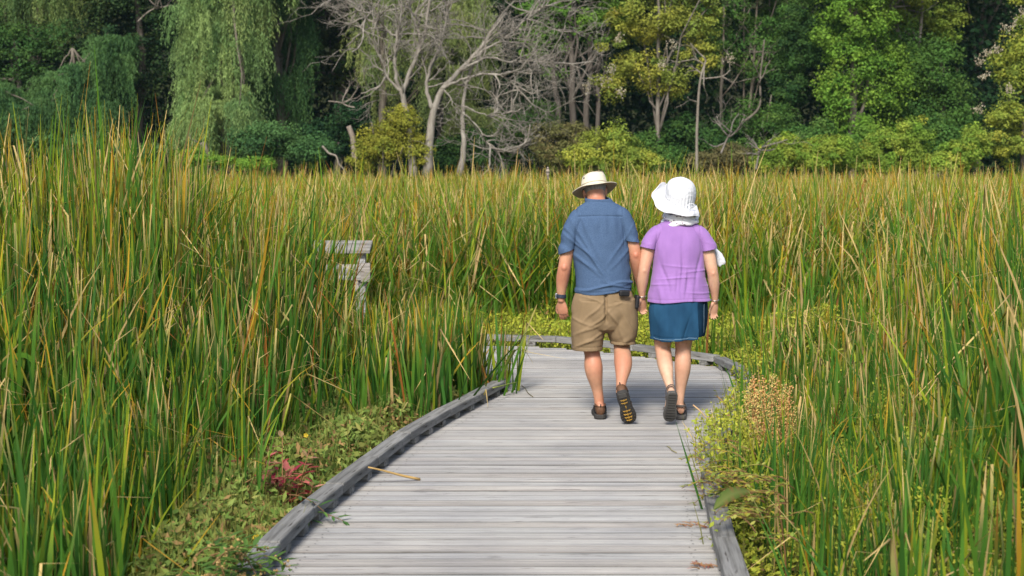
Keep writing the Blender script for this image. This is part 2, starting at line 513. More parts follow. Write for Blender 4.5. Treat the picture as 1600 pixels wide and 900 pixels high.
def reed_keep(x, y, r):
    g = deck_gap(x, y)
    p = smoothstep(.22, .9, g)
    # herbs own the strip beside the left kerb and the far kerb
    p = p * np.where((x < 0) & (y < 10.6), smoothstep(.02 + .5 * smoothstep(6.9, 9, y), .28 + .95 * smoothstep(6.9, 9, y), g + .15 * wob(x, y, 1.5, 5)), 1)
    p = np.where((x < -.12) & (y >= 10.4) & (y < 12.75), np.where(((y > 11.7) & (x < -.3)) | ((y <= 11.7) & (g > .17)), 1.0, 0.0), p)
    p = np.where((y > 14.2) & (x > -.6), p * smoothstep(1.0, 2.6, (y - 15.0) + .35 * wob(x, y, 1.1, 2) + np.maximum(0, x - 2.2) * .5), p)
    # a looser stand with weeds on the right
    patch = smoothstep(-.15, .55, wob(x, y, .75, 7))
    rl = np.where((x > .5) & (y < 15.5), .44 + .42 * smoothstep(1.2, 3.0, g) * (.5 + .5 * patch) + .3 * patch, 1)
    edge = (x > .9) & (y > 7.4) & (y < 11.6) & (g > .13) & (g < .7)
    p = np.where(edge, 1.0, p); rl = np.where(edge, .72, rl)
    return r.random(len(x)) < p * np.clip(rl, 0, 1)


def scatter(y0, y1, dens, r, half=.44, pad=.8):
    ws = half * (y0 + y1) / 2 + pad
    n = int(dens * 2 * ws * (y1 - y0))
    y = np.sqrt(r.uniform(y0 ** 2, y1 ** 2, n)); x = r.uniform(-1, 1, n) * (half * y + pad)
    k = reed_keep(x, y, r)
    return x[k], y[k]


def build_reeds():
    r = np.random.default_rng(21)
    # ---- the nearest plants: every one an object of its own (copies of a dozen built ones)
    x, y = scatter(4.9, 11.2, 42, r)
    o_ = np.argsort(y + .25 * np.abs(x)); x = x[o_]; y = y[o_]
    vis = (np.abs(x) < .375 * y + .15) & (y > 6.0)
    hid = ~vis
    vi = np.where(vis)[0]
    NIND = 290
    ind = vi[:NIND]; rest = np.concatenate([vi[NIND:], np.where(hid)[0]])
    protos = []
    for k in range(14):
        rr = np.random.default_rng(100 + k)
        V, Q, C = blade_set(np.zeros(1), np.zeros(1), np.array([1.0]), 8 + k % 3, 9, .0125, rr, dry=.07, gold=.27, deepness=.85, z0=0, dead_stub=.16, spread=.035, leanmax=.2)
        protos.append(np_mesh('cattail_plant', V, Q, C)); protos[-1].materials.append(BLADE)
    hh = reed_height(x, y)
    for q in ind:
        o = bpy.data.objects.new('cattail_plant', protos[r.integers(0, 14)])
        o.location = (x[q], y[q], -.43); o.rotation_euler = (0, 0, r.uniform(0, 6.28))
        s = float(hh[q]); o.scale = (s * .92 + .1, s * .92 + .1, s * r.uniform(.9, 1.08))
        col.objects.link(o)
        if x[q] < 0: tag(o, 'near green cattail plant standing in the reeds left of the boardwalk', 'cattail', 'near cattails left of the boardwalk')
        else: tag(o, 'near green cattail plant standing in the weeds right of the boardwalk', 'cattail', 'near cattails right of the boardwalk')
    VS, QS, CS, n = [], [], [], 0

    def push(V, Q, C):
        nonlocal n
        VS.append(V); QS.append(Q + n); CS.append(C); n += len(V)
    push(*blade_set(x[rest], y[rest], hh[rest], 8, 7, .022, r, dry=.08, gold=.32, deepness=.8, leanmax=.17))
    # ---- the stand behind
    for (a, b, dens, per, K, w, gold, deep, dry) in ((11.2, 15.2, 40, 8, 6, .024, .5, .58, .07), (15.2, 20, 32, 8, 6, .026, .58, .46, .07),
                                                (20, 29, 21, 8, 6, .030,   .68, .36, .08), (29, 40, 13, 7, 6, .031, .76, .27, .09), (40, 57, 8, 7, 6, .042, .84, .2, .10)):
        x, y = scatter(a, b, dens, r)
        h = reed_height(x, y)
        push(*blade_set(x, y, h, per, K, w, r, dry=dry, gold=gold, deepness=deep, leanmax=.2 + .2 * (a > 15), curl=.14 if a < 15 else .34, dead_stub=.04, hlo=.76 if a < 15 else .85, folds=.34 if a < 15 else .45))
    # the thick stand in the crook of the bend, in front of the part of the boardwalk that turns left
    n_ = 330
    x = -.2 - 3.4 * r.random(n_) ** .9; y = r.uniform(11.75, 12.78, n_); k = (x < -.30); x, y = x[k], y[k]
    push(*blade_set(x, y, reed_height(x, y), 8, 7, .021, r, dry=.07, gold=.45, deepness=.65, leanmax=.18))
    o = link('cattail_bed', np_mesh('cattail_bed', np.concatenate(VS), np.concatenate(QS), np.concatenate(CS)), BLADE)
    tag(o, 'dense bed of green and golden cattails filling the marsh', 'cattails', kind='stuff')
    # ---- the tall ones standing up against the dark trees on the left
    r = np.random.default_rng(77)
    lab = 'tall cattail plant rising above the left reeds against the dark trees'
    for (px, py, d) in ((8, 165, 10.5), (32, 205, 11), (60, 150, 10.2), (78, 190, 11), (96, 185, 10.5), (118, 225, 11.3), (140, 200, 10.4), (152, 172, 10.2), (182, 195, 11.6),
                        (200, 205, 10.3), (214, 185, 11.2), (232, 185, 10.6), (258, 172, 10.8), (268, 205, 11.5), (284, 220, 11), (305, 230, 12), (22, 235, 9.5), (45, 215, 9.8), (108, 210, 9.8),
                        (168, 225, 9.6), (250, 232, 9.9), (375, 238, 13), (410, 242, 13.2), (500, 240, 14)):
        p = at(px, py + 20, d)
        top = p.z + .43
        me = protos[r.integers(0, 14)]
        o = bpy.data.objects.new('tall_cattail', me); o.location = (p.x, p.y, -.43); o.rotation_euler = (0, 0, r.uniform(0, 6.28))
        o.scale = (1.35, 1.35, top * r.uniform(.88, .98)); col.objects.link(o)
        tag(o, lab, 'cattail', 'tall cattails standing above the left reeds')
    # single leaves that stand out
    def lone(label, pts, w, c0, c1):
        P = np.array(pts); n = 14
        t = np.linspace(0, len(P) - 1, n)
        Pi = np.stack([np.interp(t, range(len(P)), P[:, k]) for k in range(3)], -1)
        for _ in range(3): Pi[1:-1] = (Pi[:-2] + 2 * Pi[1:-1] + Pi[2:]) / 4
        ww = w * np.clip((1 - np.linspace(0, 1, n)) * 3, .05, 1) * .5
        T = np.gradient(Pi, axis=0); S = np.cross(T, [0, 1.0, .15]); S /= np.linalg.norm(S, axis=1)[:, None]
        f = np.linspace(0, 1, n)[:, None]
        m = MB(); V = np.concatenate([Pi - S * ww[:, None], Pi + S * ww[:, None]])
        V2 = V + np.array([0, .003, 0])
        Q = [(i, i + 1, n + i + 1, n + i) for i in range(n - 1)]
        c = np.concatenate([c0 * (1 - f) + c1 * f] * 2)
        m.add(V, Q, c)
        o = m.build('cattail_leaf', BLADE, smooth=True); tag(o, label, 'leaf')
    d = 7.4
    lone('long dark cattail leaf leaning diagonally to the right over the right weeds', [at(1395, 935, d) - Vector((0, 0, .1)), at(1425, 830, d), at(1470, 735, d), at(1540, 672, d)], .026, G_DEEP, G_MID)
    lone('green cattail leaf arching over at the left edge of the picture', [at(-20, 640, 7.9), at(-15, 590, 7.9), at(15, 558, 7.9), at(40, 549, 7.9), at(58, 570, 7.9), at(64, 600, 7.9)], .03, G_DEEP * 1.3, G_MID)
    lone('single bent cattail leaf slanting over the reeds by the boardwalk corner', [at(575, 600, 11), at(588, 575, 11), at(608, 545, 11), at(622, 525, 11)], .02, G_MID, G_YEL)


# ------------------------------------------------------------------ leafy stuff
def leaf_arrays(P, D, size, asp, C, r=rng, up=.0):
    """diamond-shaped leaves at P, facing D (unit), length size"""
    N = len(P)
    rnd = r.normal(size=(N, 3))
    U = np.cross(D, rnd); U /= np.linalg.norm(U, axis=1)[:, None] + 1e-9
    W = np.cross(D, U)
    s = np.broadcast_to(size, (N,))[:, None]
    A = P - U * s * .5; B = P + U * s * .5
    L1 = P + W * s * asp * .5 - D * s * .06 - U * s * .08; L2 = P - W * s * asp * .5 - D * s * .06 - U * s * .08
    V = np.stack([A, L1, B, L2], 1).reshape(-1, 3)
    Q = np.arange(4 * N).reshape(N, 4)
    return V, Q, np.repeat(C, 4, 0)


def herb(name, label, x, y, ztop, per, size, pal, r, asp=.5, depth=.3, z0=-.42, cat='weeds', flat=.8, dry=.0):
    """leafy ground cover: columns of leaves below a height field"""
    n = len(x); N = n * per
    X = np.repeat(x, per) + r.normal(0, .034, N); Y = np.repeat(y, per) + r.normal(0, .034, N)
    Z = np.repeat(ztop, per) - np.abs(r.normal(0, depth, N))
    Z = np.maximum(Z, z0 + .02)
    D = np.stack([r.normal(0, .55, N), r.normal(-.15, .55, N), np.abs(r.normal(flat, .4, N))], -1); D /= np.linalg.norm(D, axis=1)[:, None]
    w = r.dirichlet(np.ones(len(pal)) * .7, n).repeat(per, 0)
    C = w @ np.array(pal) * r.uniform(.7, 1.3, N)[:, None]
    if dry: C = np.where((r.random(N) < dry)[:, None], np.array([.30, .19, .08]) * r.uniform(.6, 1.3, N)[:, None], C)
    V, Q, Cc = leaf_arrays(np.stack([X, Y, Z], -1), D, size * r.uniform(.45, 1.4, N), asp, C, r)
    # upright stalks
    ns = n
    sx, sy, sz = x[:ns], y[:ns], ztop[:ns]
    base = np.stack([sx, sy, np.full(ns, z0)], -1)
    V2, Q2, C2 = blade_arrays(base, (sz - z0) * r.uniform(.8, 1.22, ns), r.uniform(0, 6.28, ns), np.abs(r.normal(0, .15, ns)), r.normal(0, .2, ns), np.full(ns, .008),
                              np.full(ns, 2.), np.tile(np.array([.14, .16, .045]), (ns, 1)), np.tile(np.array([.2, .2, .05]), (ns, 1)), np.full(ns, .5), 4, r)
    o = link(name, np_mesh(name, np.concatenate([V, V2]), np.concatenate([Q, Q2 + len(V)]), np.concatenate([Cc, C2])), LEAF)
    return tag(o, label, cat, kind='stuff')


def build_herbs():
    r = np.random.default_rng(31)
    yg = [(.36, .38, .045), (.46, .44, .055), (.21, .29, .035), (.30, .36, .06)]
    # right of the boardwalk
    n = 10500
    y = np.sqrt(r.uniform(5.2 ** 2, 15.6 ** 2, n)); x = r.uniform(0, 1, n) * (.44 * y + .6) * 1.0
    g = deck_gap(x, y)
    over = np.where(y > 11.3, .18, np.where(y > 8.6, -.05, .02 + .09 * wob(y, y * .3, 3.3, 2)))
    k = (g > over) & (x > .3); x, y, g = x[k], y[k], g[k]
    edge = 1 - smoothstep(.1, .5, g)
    zt = -.02 + .16 * wob(x, y, 1.6, 2) + .10 * wob(x, y, 4.1, 1) + .12 * smoothstep(.3, 1.2, g) + .20 * edge * (g < .5) * (y < 11.3) - .12 * edge * (y >= 11.3) + .13 * smoothstep(.6, 1.4, g) * (1 - smoothstep(2.6, 3.6, g)) + .34 * np.exp(-((x - 3.2) ** 2 + (y - 13.2) ** 2) / .8)
    herb('yellow_green_weeds', 'feathery yellow-green weeds growing between the cattails right of the boardwalk', x, y, zt - .16 * smoothstep(8.4, 7.4, y) * (g < .6), 22, .031, yg, r, .5, .17, flat=.4, dry=.03)
    # beyond the far kerb
    n = 3600
    x = r.uniform(-1.0, 3.6, n); y = r.uniform(13.2, 18.2, n); g = deck_gap(x, y); k = (g > .22) & ((y - .0 * x) > 13.3); x, y, g = x[k], y[k], g[k]
    zt = .10 + .14 * wob(x, y, 1.7, 4) + .08 * wob(x, y, 4.5, 1) + .10 * smoothstep(.3, 1.5, g) - .1 * (1 - smoothstep(.2, .5, g))
    herb('bright_weeds', 'bright yellow-green weeds massed behind the far kerb rail', x, y, zt, 26, .036, [(.38, .40, .045), (.46, .44, .05), (.26, .34, .04), (.17, .26, .035)], r, .5, .2, flat=.4, dry=.03)
    # left of the boardwalk: broader darker leaves
    n = 3600
    y = r.uniform(5.0, 11.6, n); gg = r.uniform(.15, 1, n) * (.55 + .75 * smoothstep(7.0, 9.2, y))
    gg = np.maximum(gg, .09 + .05 * wob(y, y * .2, 4, 1)); x = deck_left(y) - gg
    zt = -.02 + .11 * wob(x, y, 1.5, 6) + .07 * wob(x, y, 4.2, 2) + .2 * smoothstep(.16, .6, gg) - .05
    pal = [(.13, .24, .045), (.19, .28, .06), (.10, .19, .045), (.30, .25, .08), (.25, .29, .07)]
    herb('broadleaf_weeds', 'leafy green smartweed spreading beside the left kerb rail', x, y, zt, 13, .062, pal, r, .34, .16, flat=.25, dry=.14)
    # green understory through the reeds
    n = 9500
    y = np.sqrt(r.uniform(4.6 ** 2, 16 ** 2, n)); x = -r.uniform(0, 1, n) * (.44 * y + .8)
    g = deck_gap(x, y); k = g > .5; x, y = x[k], y[k]
    zt = -.22 + .14 * wob(x, y, 1.3, 8) + .08 * wob(x, y, 4, 2)
    herb('marsh_undergrowth', 'low green undergrowth between the cattail stems on the left', x, y, zt, 8, .055, [(.12, .23, .035), (.20, .29, .05), (.28, .32, .06), (.09, .17, .035)], r, .45, .13)


def sprig(mb, p, length, az, rise, nl, lsize, cs, r, stem=(.2, .16, .06), asp=.32, droop=.6, lup=.5):
    """a leafy stem laid into an MB: curved stalk with paired pointed leaves"""
    n = 8
    t = np.linspace(0, 1, n)
    d = np.array([math.cos(az), math.sin(az), 0])
    P = np.array(p)[None, :] + d[None, :] * (length * t * math.cos(rise))[:, None]
    P[:, 2] += length * (t * math.sin(rise) - droop * t ** 2)
    mb.tube(P, np.linspace(.0035, .0015, n), 5, stem)
    for i in range(nl):
        tt = .2 + .8 * (i + r.uniform(0, .5)) / nl
        q = np.array([np.interp(tt, t, P[:, k]) for k in range(3)])
        la = az + (1 if i % 2 else -1) * r.uniform(.5, 1.3)
        ld = np.array([math.cos(la), math.sin(la), r.uniform(-.2, lup)]); ld /= np.linalg.norm(ld)
        sd = np.cross(ld, [0, 0, 1.0]); sd /= np.linalg.norm(sd) + 1e-9
        s = lsize * r.uniform(.7, 1.2); w = s * asp
        up = np.array([0, 0, 1.0])
        V = [q, q + ld * s * .3 + sd * w * .42 - up * .0, q + ld * s * .65 + sd * w * .34 - up * s * .04, q + ld * s - up * s * .14,
             q + ld * s * .65 - sd * w * .34 - up * s * .04, q + ld * s * .3 - sd * w * .42, q + ld * s * .45 - up * s * .06]
        c = np.array(cs[r.integers(0, len(cs))]) * r.uniform(.8, 1.2)
        mb.add(V, [(0, 1, 6), (1, 2, 6), (2, 3, 6), (3, 4, 6), (4, 5, 6), (5, 0, 6)], c)


def seeds(mb, P, rad, c, r, n, spread):
    """clusters of small flattened seeds"""
    for i in range(n):
        q = np.array(P) + r.normal(0, spread, 3)
        s = rad * r.uniform(.6, 1.3)
        V = [q + np.array(v) * s for v in ((1, 0, 0), (-1, 0, 0), (0, 1, 0), (0, -1, 0), (0, 0, 1.2), (0, 0, -1.2))]
        mb.add(V, [(0, 2, 4), (2, 1, 4), (1, 3, 4), (3, 0, 4), (2, 0, 5), (1, 2, 5), (3, 1, 5), (0, 3, 5)], np.array(c[r.integers(0, len(c))]) * r.uniform(.7, 1.25))


def build_single_plants():
    r = np.random.default_rng(41)
    # the red-leaved plant
    p = on(432, 790, -.2)
    p = Vector((-1.75, 8.1, -.42)); top = at(432, 715, 8.1)
    p.x = top.x
    root = empty('red_leaf_plant', p, 0, 'plant with crimson and pink leaves beside the left kerb rail', 'plant')
    m = MB(); s = MB()
    for k in range(12):
        a = r.uniform(0, 6.28); q = np.array([r.normal(0, .05), r.normal(0, .04), 0]); tip = np.array([r.normal(0, .13), r.normal(0, .08), top.z - p.z + r.uniform(-.16, .12)])
        P = np.linspace(q, tip, 7); s.tube(P, np.linspace(.005, .002, 7), 5, (.3, .14, .07))
        for t in np.linspace(.45, 1, 9):
            sprig(m, q + (tip - q) * t, .015, r.uniform(0, 6.28), .3, 2, .095, [(.40, .07, .07), (.45, .14, .12), (.28, .04, .06), (.45, .22, .16), (.22, .2, .06), (.3, .2, .1)], r, asp=.38, droop=0, lup=.9)
    m.build('foliage', LEAF, root); s.build('stem', STEM, root)
    # curly dock with rusty seed heads
    d = 9.0; c = at(1205, 640, d)
    root = empty('dock_plant', (c.x, d, -.42), 0, 'dock plant with upright rusty-brown seed heads right of the boardwalk', 'plant')
    st, sd, lf = MB(), MB(), MB()
    for (px, py) in ((1172, 600), (1180, 590), (1195, 592), (1205, 588), (1214, 600), (1228, 602), (1236, 606), (1165, 615), (1186, 612), (1222, 622), (1240, 640), (1200, 620), (1212, 640), (1176, 640), (1232, 660), (1192, 660), (1216, 672), (1200, 690)):
        tp = at(px + r.uniform(-3, 3), py, d + r.uniform(-.15, .15)) - Vector((c.x, d, -.42)); tp = np.array(tp)
        q = np.array([tp[0] * .35 + r.normal(0, .02), tp[1] * .3, 0])
        mid = (q + tp) / 2 + np.array([tp[0] * .12, 0, .02])
        P = np.array([q, q * .55 + mid * .45, mid, mid * .4 + tp * .6, tp])
        st.tube(P, np.linspace(.006, .002, 5), 5, (.33, .15, .06))
        rc = r.random()
        cs = [(.42, .20, .07), (.50, .30, .12), (.55, .36, .13)] if rc < .45 else [(.50, .38, .12), (.42, .36, .12), (.55, .33, .12), (.30, .32, .10)]
        for t in np.linspace(.52, 1, 16):
            pp = np.array([np.interp(t * 4, range(5), P[:, k]) for k in range(3)])
            seeds(sd, pp, .0052, cs, r, 13, .0125)
    for k in range(9):
        a = r.uniform(0, 6.28)
        sprig(lf, (r.normal(0, .04), r.normal(0, .04), r.uniform(.1, .45)), .12, a, .5, 2, .22, [(.06, .14, .03), (.10, .19, .04)], r, asp=.25, droop=.2)
    st.build('stem', STEM, root); sd.build('seed_head', STEM, root); lf.build('foliage', LEAF, root)
    # the big single dock leaf hanging over the right kerb
    d = 6.85
    tipp = np.array(at(1116, 796, d - .22)); basep = np.array(at(1172, 768, d)); stemp = np.array(at(1215, 772, d + .05))
    m = MB(); n = 13
    t = np.linspace(0, 1, n)
    ax = basep[None, :] * (1 - t)[:, None] + tipp[None, :] * t[:, None]; ax[:, 2] += .03 * np.sin(np.pi * t)
    hw = .034 * np.sin(np.pi * np.clip(t * .93 + .05, 0, 1)) ** .7
    T = tipp - basep; S = np.cross(T, [0, -.72, .5]); S /= np.linalg.norm(S)
    ruff = .004 * np.sin(t * 31)
    Lf = ax + S * (hw + ruff)[:, None]; Rt = ax - S * (hw - ruff)[:, None]
    Lf[:, 1] += .012; Rt[:, 1] += .012
    V = np.concatenate([Lf, ax, Rt]); Q = [(i, i + 1, n + i + 1, n + i) for i in range(n - 1)] + [(n + i, n + i + 1, 2 * n + i + 1, 2 * n + i) for i in range(n - 1)]
    C = np.tile(np.array([.075, .12, .025]), (3 * n, 1)); C[n:2 * n] = (.14, .17, .05); C[[0, 3, 5, 28, 30, 33, 35]] = (.15, .085, .03)
    m.add(V, Q, C); m.tube(np.linspace(basep, stemp, 5), .004, 5, (.2, .13, .05)); m.tube([stemp, stemp + np.array([.05, .05, -.3]), [stemp[0] + .08, stemp[1] + .1, -.42]], .005, 5, (.25, .14, .06))
    o = m.build('dock_leaf', LEAF, smooth=True); tag(o, 'single big wavy dark-green leaf with brown flecks hanging over the right kerb rail', 'leaf')
    # smartweed at the left bottom, hanging over the kerb
    def weed(name, label, base, items, lsize, cs, seedc=None, asp=.3, stemc=(.22, .13, .06)):
        root = empty(name, base, 0, label, 'plant')
        m, st = MB(), MB()
        for (dx, dy, dz, L_, az, rise, nl, droop) in items:
            sprig(m, (dx, dy, dz), L_, az, rise, nl, lsize, cs, r, stem=stemc, asp=asp, droop=droop)
            if seedc:
                for q in range(3):
                    tt = r.uniform(.5, 1.05)
                    seeds(st, (dx + math.cos(az) * L_ * math.cos(rise) * tt, dy + math.sin(az) * L_ * math.cos(rise) * tt, dz + L_ * (tt * math.sin(rise) - droop * tt * tt)), .006, seedc, r, 6, .008)
        m.build('foliage', LEAF, root)
        if seedc: st.build('seed_head', STEM, root)
        return root
    g_ = [(.10, .19, .04), (.14, .23, .05), (.07, .14, .035)]
    bs = Vector((-1.24, 5.98, -.42))
    weed('smartweed', 'green smartweed with tiny brown seeds drooping over the left kerb rail at the bottom', bs,
         [(r.normal(0, .10), r.normal(.0, .14), r.uniform(.45, .68), r.uniform(.14, .28), r.uniform(-1.9, .9), r.uniform(.1, .9), 9, .5) for k in range(26)], .09, g_, [(.30, .19, .07), (.36, .25, .1)])
    bs = Vector((on(480, 815).x - .12, 7.42, -.42))
    weed('trailing_sprig', 'small leafy sprig trailing from the left kerb rail onto the planks', bs,
         [(.02, .02, .55, .26, -.5, .15, 5, .5), (.16, -.03, .48, .17, -.1, -.25, 5, .1), (.12, .0, .50, .14, -1.3, -.3, 4, .2)], .085, [(.06, .14, .035), (.09, .18, .04)])
    bs = Vector((on(1150, 780).x, 7.55, -.42))
    weed('seedling_spray', 'yellow-green leafy seedlings creeping over the right kerb rail', bs,
         [(r.normal(.0, .08), r.normal(-.2, .42), r.uniform(.5, .72), r.uniform(.12, .26), math.pi + r.uniform(-1.1, 1.1), r.uniform(.1, .8), 9, .5) for k in range(75)], .042, [(.26, .28, .05), (.2, .26, .05), (.33, .33, .08), (.34, .28, .04)], None, .5)
    bs = Vector((on(1165, 800).x, 7.35, -.42))
    weed('broad_seedling', 'sprig with oval green leaves reaching over the right kerb rail', bs,
         [(-.02, -.1, .6, .24, math.pi - .2, .1, 7, .2), (0, .05, .6, .2, math.pi - .6, .4, 6, .2)], .075, [(.13, .22, .05), (.18, .26, .06)], None, .42)
    # reddish dry grass over the right kerb
    root_p = Vector((1.18, 8.05, -.42))
    n = 90
    V, Q, C = blade_arrays(np.stack([r.normal(0, .035, n), r.normal(0, .1, n), np.full(n, .4)], -1), r.uniform(.12, .24, n), math.pi + r.normal(0, .5, n), r.uniform(.5, 1.4, n), r.uniform(-.2, .4, n), np.full(n, .0035),
                           np.full(n, 2.), np.tile(np.array([.30, .14, .10]), (n, 1)), np.tile(np.array([.42, .26, .2]), (n, 1)), np.full(n, .5), 5, r)
    o = link('red_grass_tuft', np_mesh('red_grass_tuft', V, Q, C), LEAF, loc=root_p); tag(o, 'wispy reddish dry grass tuft leaning over the right kerb rail', 'grass tuft')
    # little red seedlings on the planks at right
    for (px, py, lab) in ((1090, 822, 'tiny reddish weed sprigs growing from the plank ends at right'), (1112, 886, 'small dark-red weed at the bottom right plank ends')):
        q = on(px, py); m = MB()
        for k in range(7):
            sprig(m, (r.normal(0, .05), r.normal(0, .03), .0), .07, math.pi + r.uniform(-.9, .9), .5, 5, .022, [(.35, .12, .06), (.40, .22, .08), (.3, .07, .06)], r, stem=(.35, .2, .1), asp=.3, droop=.3)
        o = m.build('weed_sprig', LEAF, loc=q); tag(o, lab, 'weed')
    # dry stalks and twigs lying on the planks
    def stalk(label, a, b, ra, rb, ca, cb, lift=0.0, mid=None):
        P = np.linspace(np.array(a), np.array(b), 9); P[:, 2] += lift * np.sin(np.linspace(0, np.pi, 9))
        P[:, 0] += .006 * np.sin(np.linspace(0, 7, 9))
        f = np.linspace(0, 1, 9)[:, None]
        m = MB(); m.tube(P, np.linspace(ra, rb, 9), 6, np.array(ca) * (1 - f) + np.array(cb) * f)
        o = m.build('dry_stalk', STEM, smooth=True); tag(o, label, 'stalk')
    a = on(575, 730, .11); b = on(655, 749, .008)
    stalk('straw-coloured dry stalk resting from the left kerb rail onto the planks', a, b, .005, .009, (.36, .24, .09), (.42, .27, .1))
    stalk('long thin twig lying across the planks beside the woman’s feet', on(1083, 633, .16), on(1122, 670, .03), .006, .005, (.5, .33, .18), (.14, .14, .07))
    stalk('shorter brown twig slanting over the right plank ends', on(1120, 619, .12), on(1143, 643, .05), .006, .005, (.33, .19, .1), (.2, .14, .08))
    stalk('pale green reed leaf lying over the left kerb corner', on(770, 606, .12), on(808, 597, .105), .006, .003, (.22, .25, .06), (.2, .26, .06))
    stalk('thin dark stem lying on the planks right of the left kerb corner', on(815, 602, .006), on(832, 620, .006), .003, .003, (.15, .13, .06), (.12, .1, .05))
    stalk('pale dry stem on the planks near the right kerb rail', on(1042, 697, .006), on(1056, 707, .006), .003, .003, (.26, .24, .1), (.26, .22, .1))
    # orange flowers
    def flower(label, px, py, d, c, s=.018):
        q = at(px, py, d)
        root = empty('wildflower', (q.x, q.y, -.42), 0, label, 'flower')
        m = MB(); h = q.z + .42
        for k in range(5):
            a = k * 1.2566; u = np.array([math.cos(a), -.35, math.sin(a)]); w = np.array([-math.sin(a), 0, math.cos(a)])
            P0 = np.array([0, 0, h])
            m.add([P0, P0 + u * s * .6 + w * s * .4, P0 + u * s, P0 + u * s * .6 - w * s * .4], [(0, 1, 2, 3)], c)
        m.build('petals', LEAF, root)
        st = MB(); st.tube([(0, 0, 0), (.005, 0, h * .5), (0, .003, h)], .0025, 5, (.15, .2, .05)); st.build('stem', STEM, root)
    flower('small orange jewelweed flower among the right cattails', 1555, 652, 8.6, (.85, .33, .02), .024)
    flower('small yellow-orange flower low among the left cattails', 254, 694, 8.4, (.8, .4, .03), .022)
    flower('yellow flower between the reeds beside the left weeds', 478, 680, 9.2, (.7, .5, .05), .018)
    flower('yellow weed flower at the lower left corner weeds', 400, 838, 7.0, (.75, .55, .05), .02)
    # dark red seed head at right edge
    q = at(1578, 812, 7.3)
    m = MB()
    for k in range(10): seeds(m, (r.normal(0, .06), r.normal(0, .03), q.z + .42 + r.normal(0, .02)), .01, [(.2, .06, .05), (.26, .1, .06)], r, 9, .014)
    m.tube([(0, 0, 0), (.02, 0, .3), (0, 0, q.z + .42)], .004, 5, (.25, .14, .06))
    o = m.build('seeding_weed', STEM, loc=(q.x, q.y, -.42)); tag(o, 'dark-red seeding weed at the right edge among yellow-green leaves', 'weed')
    # bird perched in the far reeds
    q = at(856, 268, 16.4)
    root = empty('small_bird', q, 0, 'tiny pale bird with black bars perched on a cattail tip beside the hatted man', 'bird')
    V = []; prof = [(-.05, .004), (-.042, .013), (-.028, .021), (-.008, .024), (.012, .021), (.024, .015), (.032, .016), (.042, .014), (.048, .006), (.056, .001)]
    cs = []
    for i, (z, rr) in enumerate(prof):
        for k in range(12):
            a = k * math.pi / 6; V.append((rr * math.cos(a) + .0, rr * math.sin(a) * 1.1 + z * .45, z)); cs.append([(.28, .23, .18), (.02, .02, .02)][i in (3, 6)])
    Q = [(i * 12 + k, i * 12 + (k + 1) % 12, (i + 1) * 12 + (k + 1) % 12, (i + 1) * 12 + k) for i in range(len(prof) - 1) for k in range(12)]
    m = MB(); m.add(V, Q, np.array(cs)); m.build('body', STEM, root, smooth=True)
    m = MB(); m.add([(.0, -.02, -.03), (.012, -.026, -.035), (.008, -.06, -.09), (-.008, -.06, -.09), (-.012, -.026, -.035)], [(0, 1, 2, 3, 4)], (.1, .08, .07)); m.build('tail', STEM, root)
    m = MB(); m.tube([(0, -.005, -.04), (.0, 0, -.07), (0, 0, -.72)], [.002, .006, .008], 6, (.3, .27, .1)); o = m.build('cattail_stalk', STEM, loc=q); tag(o, 'cattail stalk under the tiny barred bird', 'cattail')
# ------------------------------------------------------------------ trees
def limb(mb, a, b, ra, rb, r, wig=.12, n=7, c=(.2, .18, .15), sides=7):
    a = np.array(a, dtype=float); b = np.array(b, dtype=float)
    t = np.linspace(0, 1, n)[:, None]
    P = a * (1 - t) + b * t
    L_ = np.linalg.norm(b - a)
    w = r.normal(0, wig * L_ / n, (n, 3)); w[0] = 0; w = np.cumsum(w, 0); w -= w[-1] * t
    P = P + w
    mb.tube(P, np.linspace(ra, rb, n), sides, c)
    return P


def crown_leaves(ells, nclump, per, clump_r, lsize, pal, r, asp=.62, shell=.45, flat=.6, tint=.18):
    """leafy clumps through the volume of ellipsoids; returns arrays and the clump centres"""
    ells = np.array(ells, dtype=float)
    vol = ells[:, 3] * ells[:, 4] * ells[:, 5]; k = r.choice(len(ells), nclump, p=vol ** .75 / (vol ** .75).sum())
    d = r.normal(size=(nclump, 3)); d /= np.linalg.norm(d, axis=1)[:, None]
    rad = (shell + (1 - shell) * r.random(nclump)) ** .7
    cc = ells[k, :3] + d * rad[:, None] * ells[k, 3:]
    cr = clump_r * r.uniform(.5, 1.35, nclump)
    pal = np.array(pal)
    w = r.dirichlet(np.ones(len(pal)) * .6, nclump)
    ccol = w @ pal * r.uniform(1 - tint, 1 + tint, nclump)[:, None]
    N = nclump * per
    ci = np.repeat(np.arange(nclump), per)
    u = r.normal(size=(N, 3)); u /= np.linalg.norm(u, axis=1)[:, None]
    rr = cr[ci] * r.random(N) ** .42
    off = u * rr[:, None]; off[:, 2] *= flat
    P = cc[ci] + off
    D = u * .55 + d[ci] * .25 + np.array([0, -.1, .55]) + r.normal(0, .45, (N, 3)); D /= np.linalg.norm(D, axis=1)[:, None]
    C = ccol[ci] * r.uniform(.72, 1.28, N)[:, None]
    V, Q, C4 = leaf_arrays(P, D, lsize * r.uniform(.6, 1.3, N), asp, C, r)
    return V, Q, C4, cc


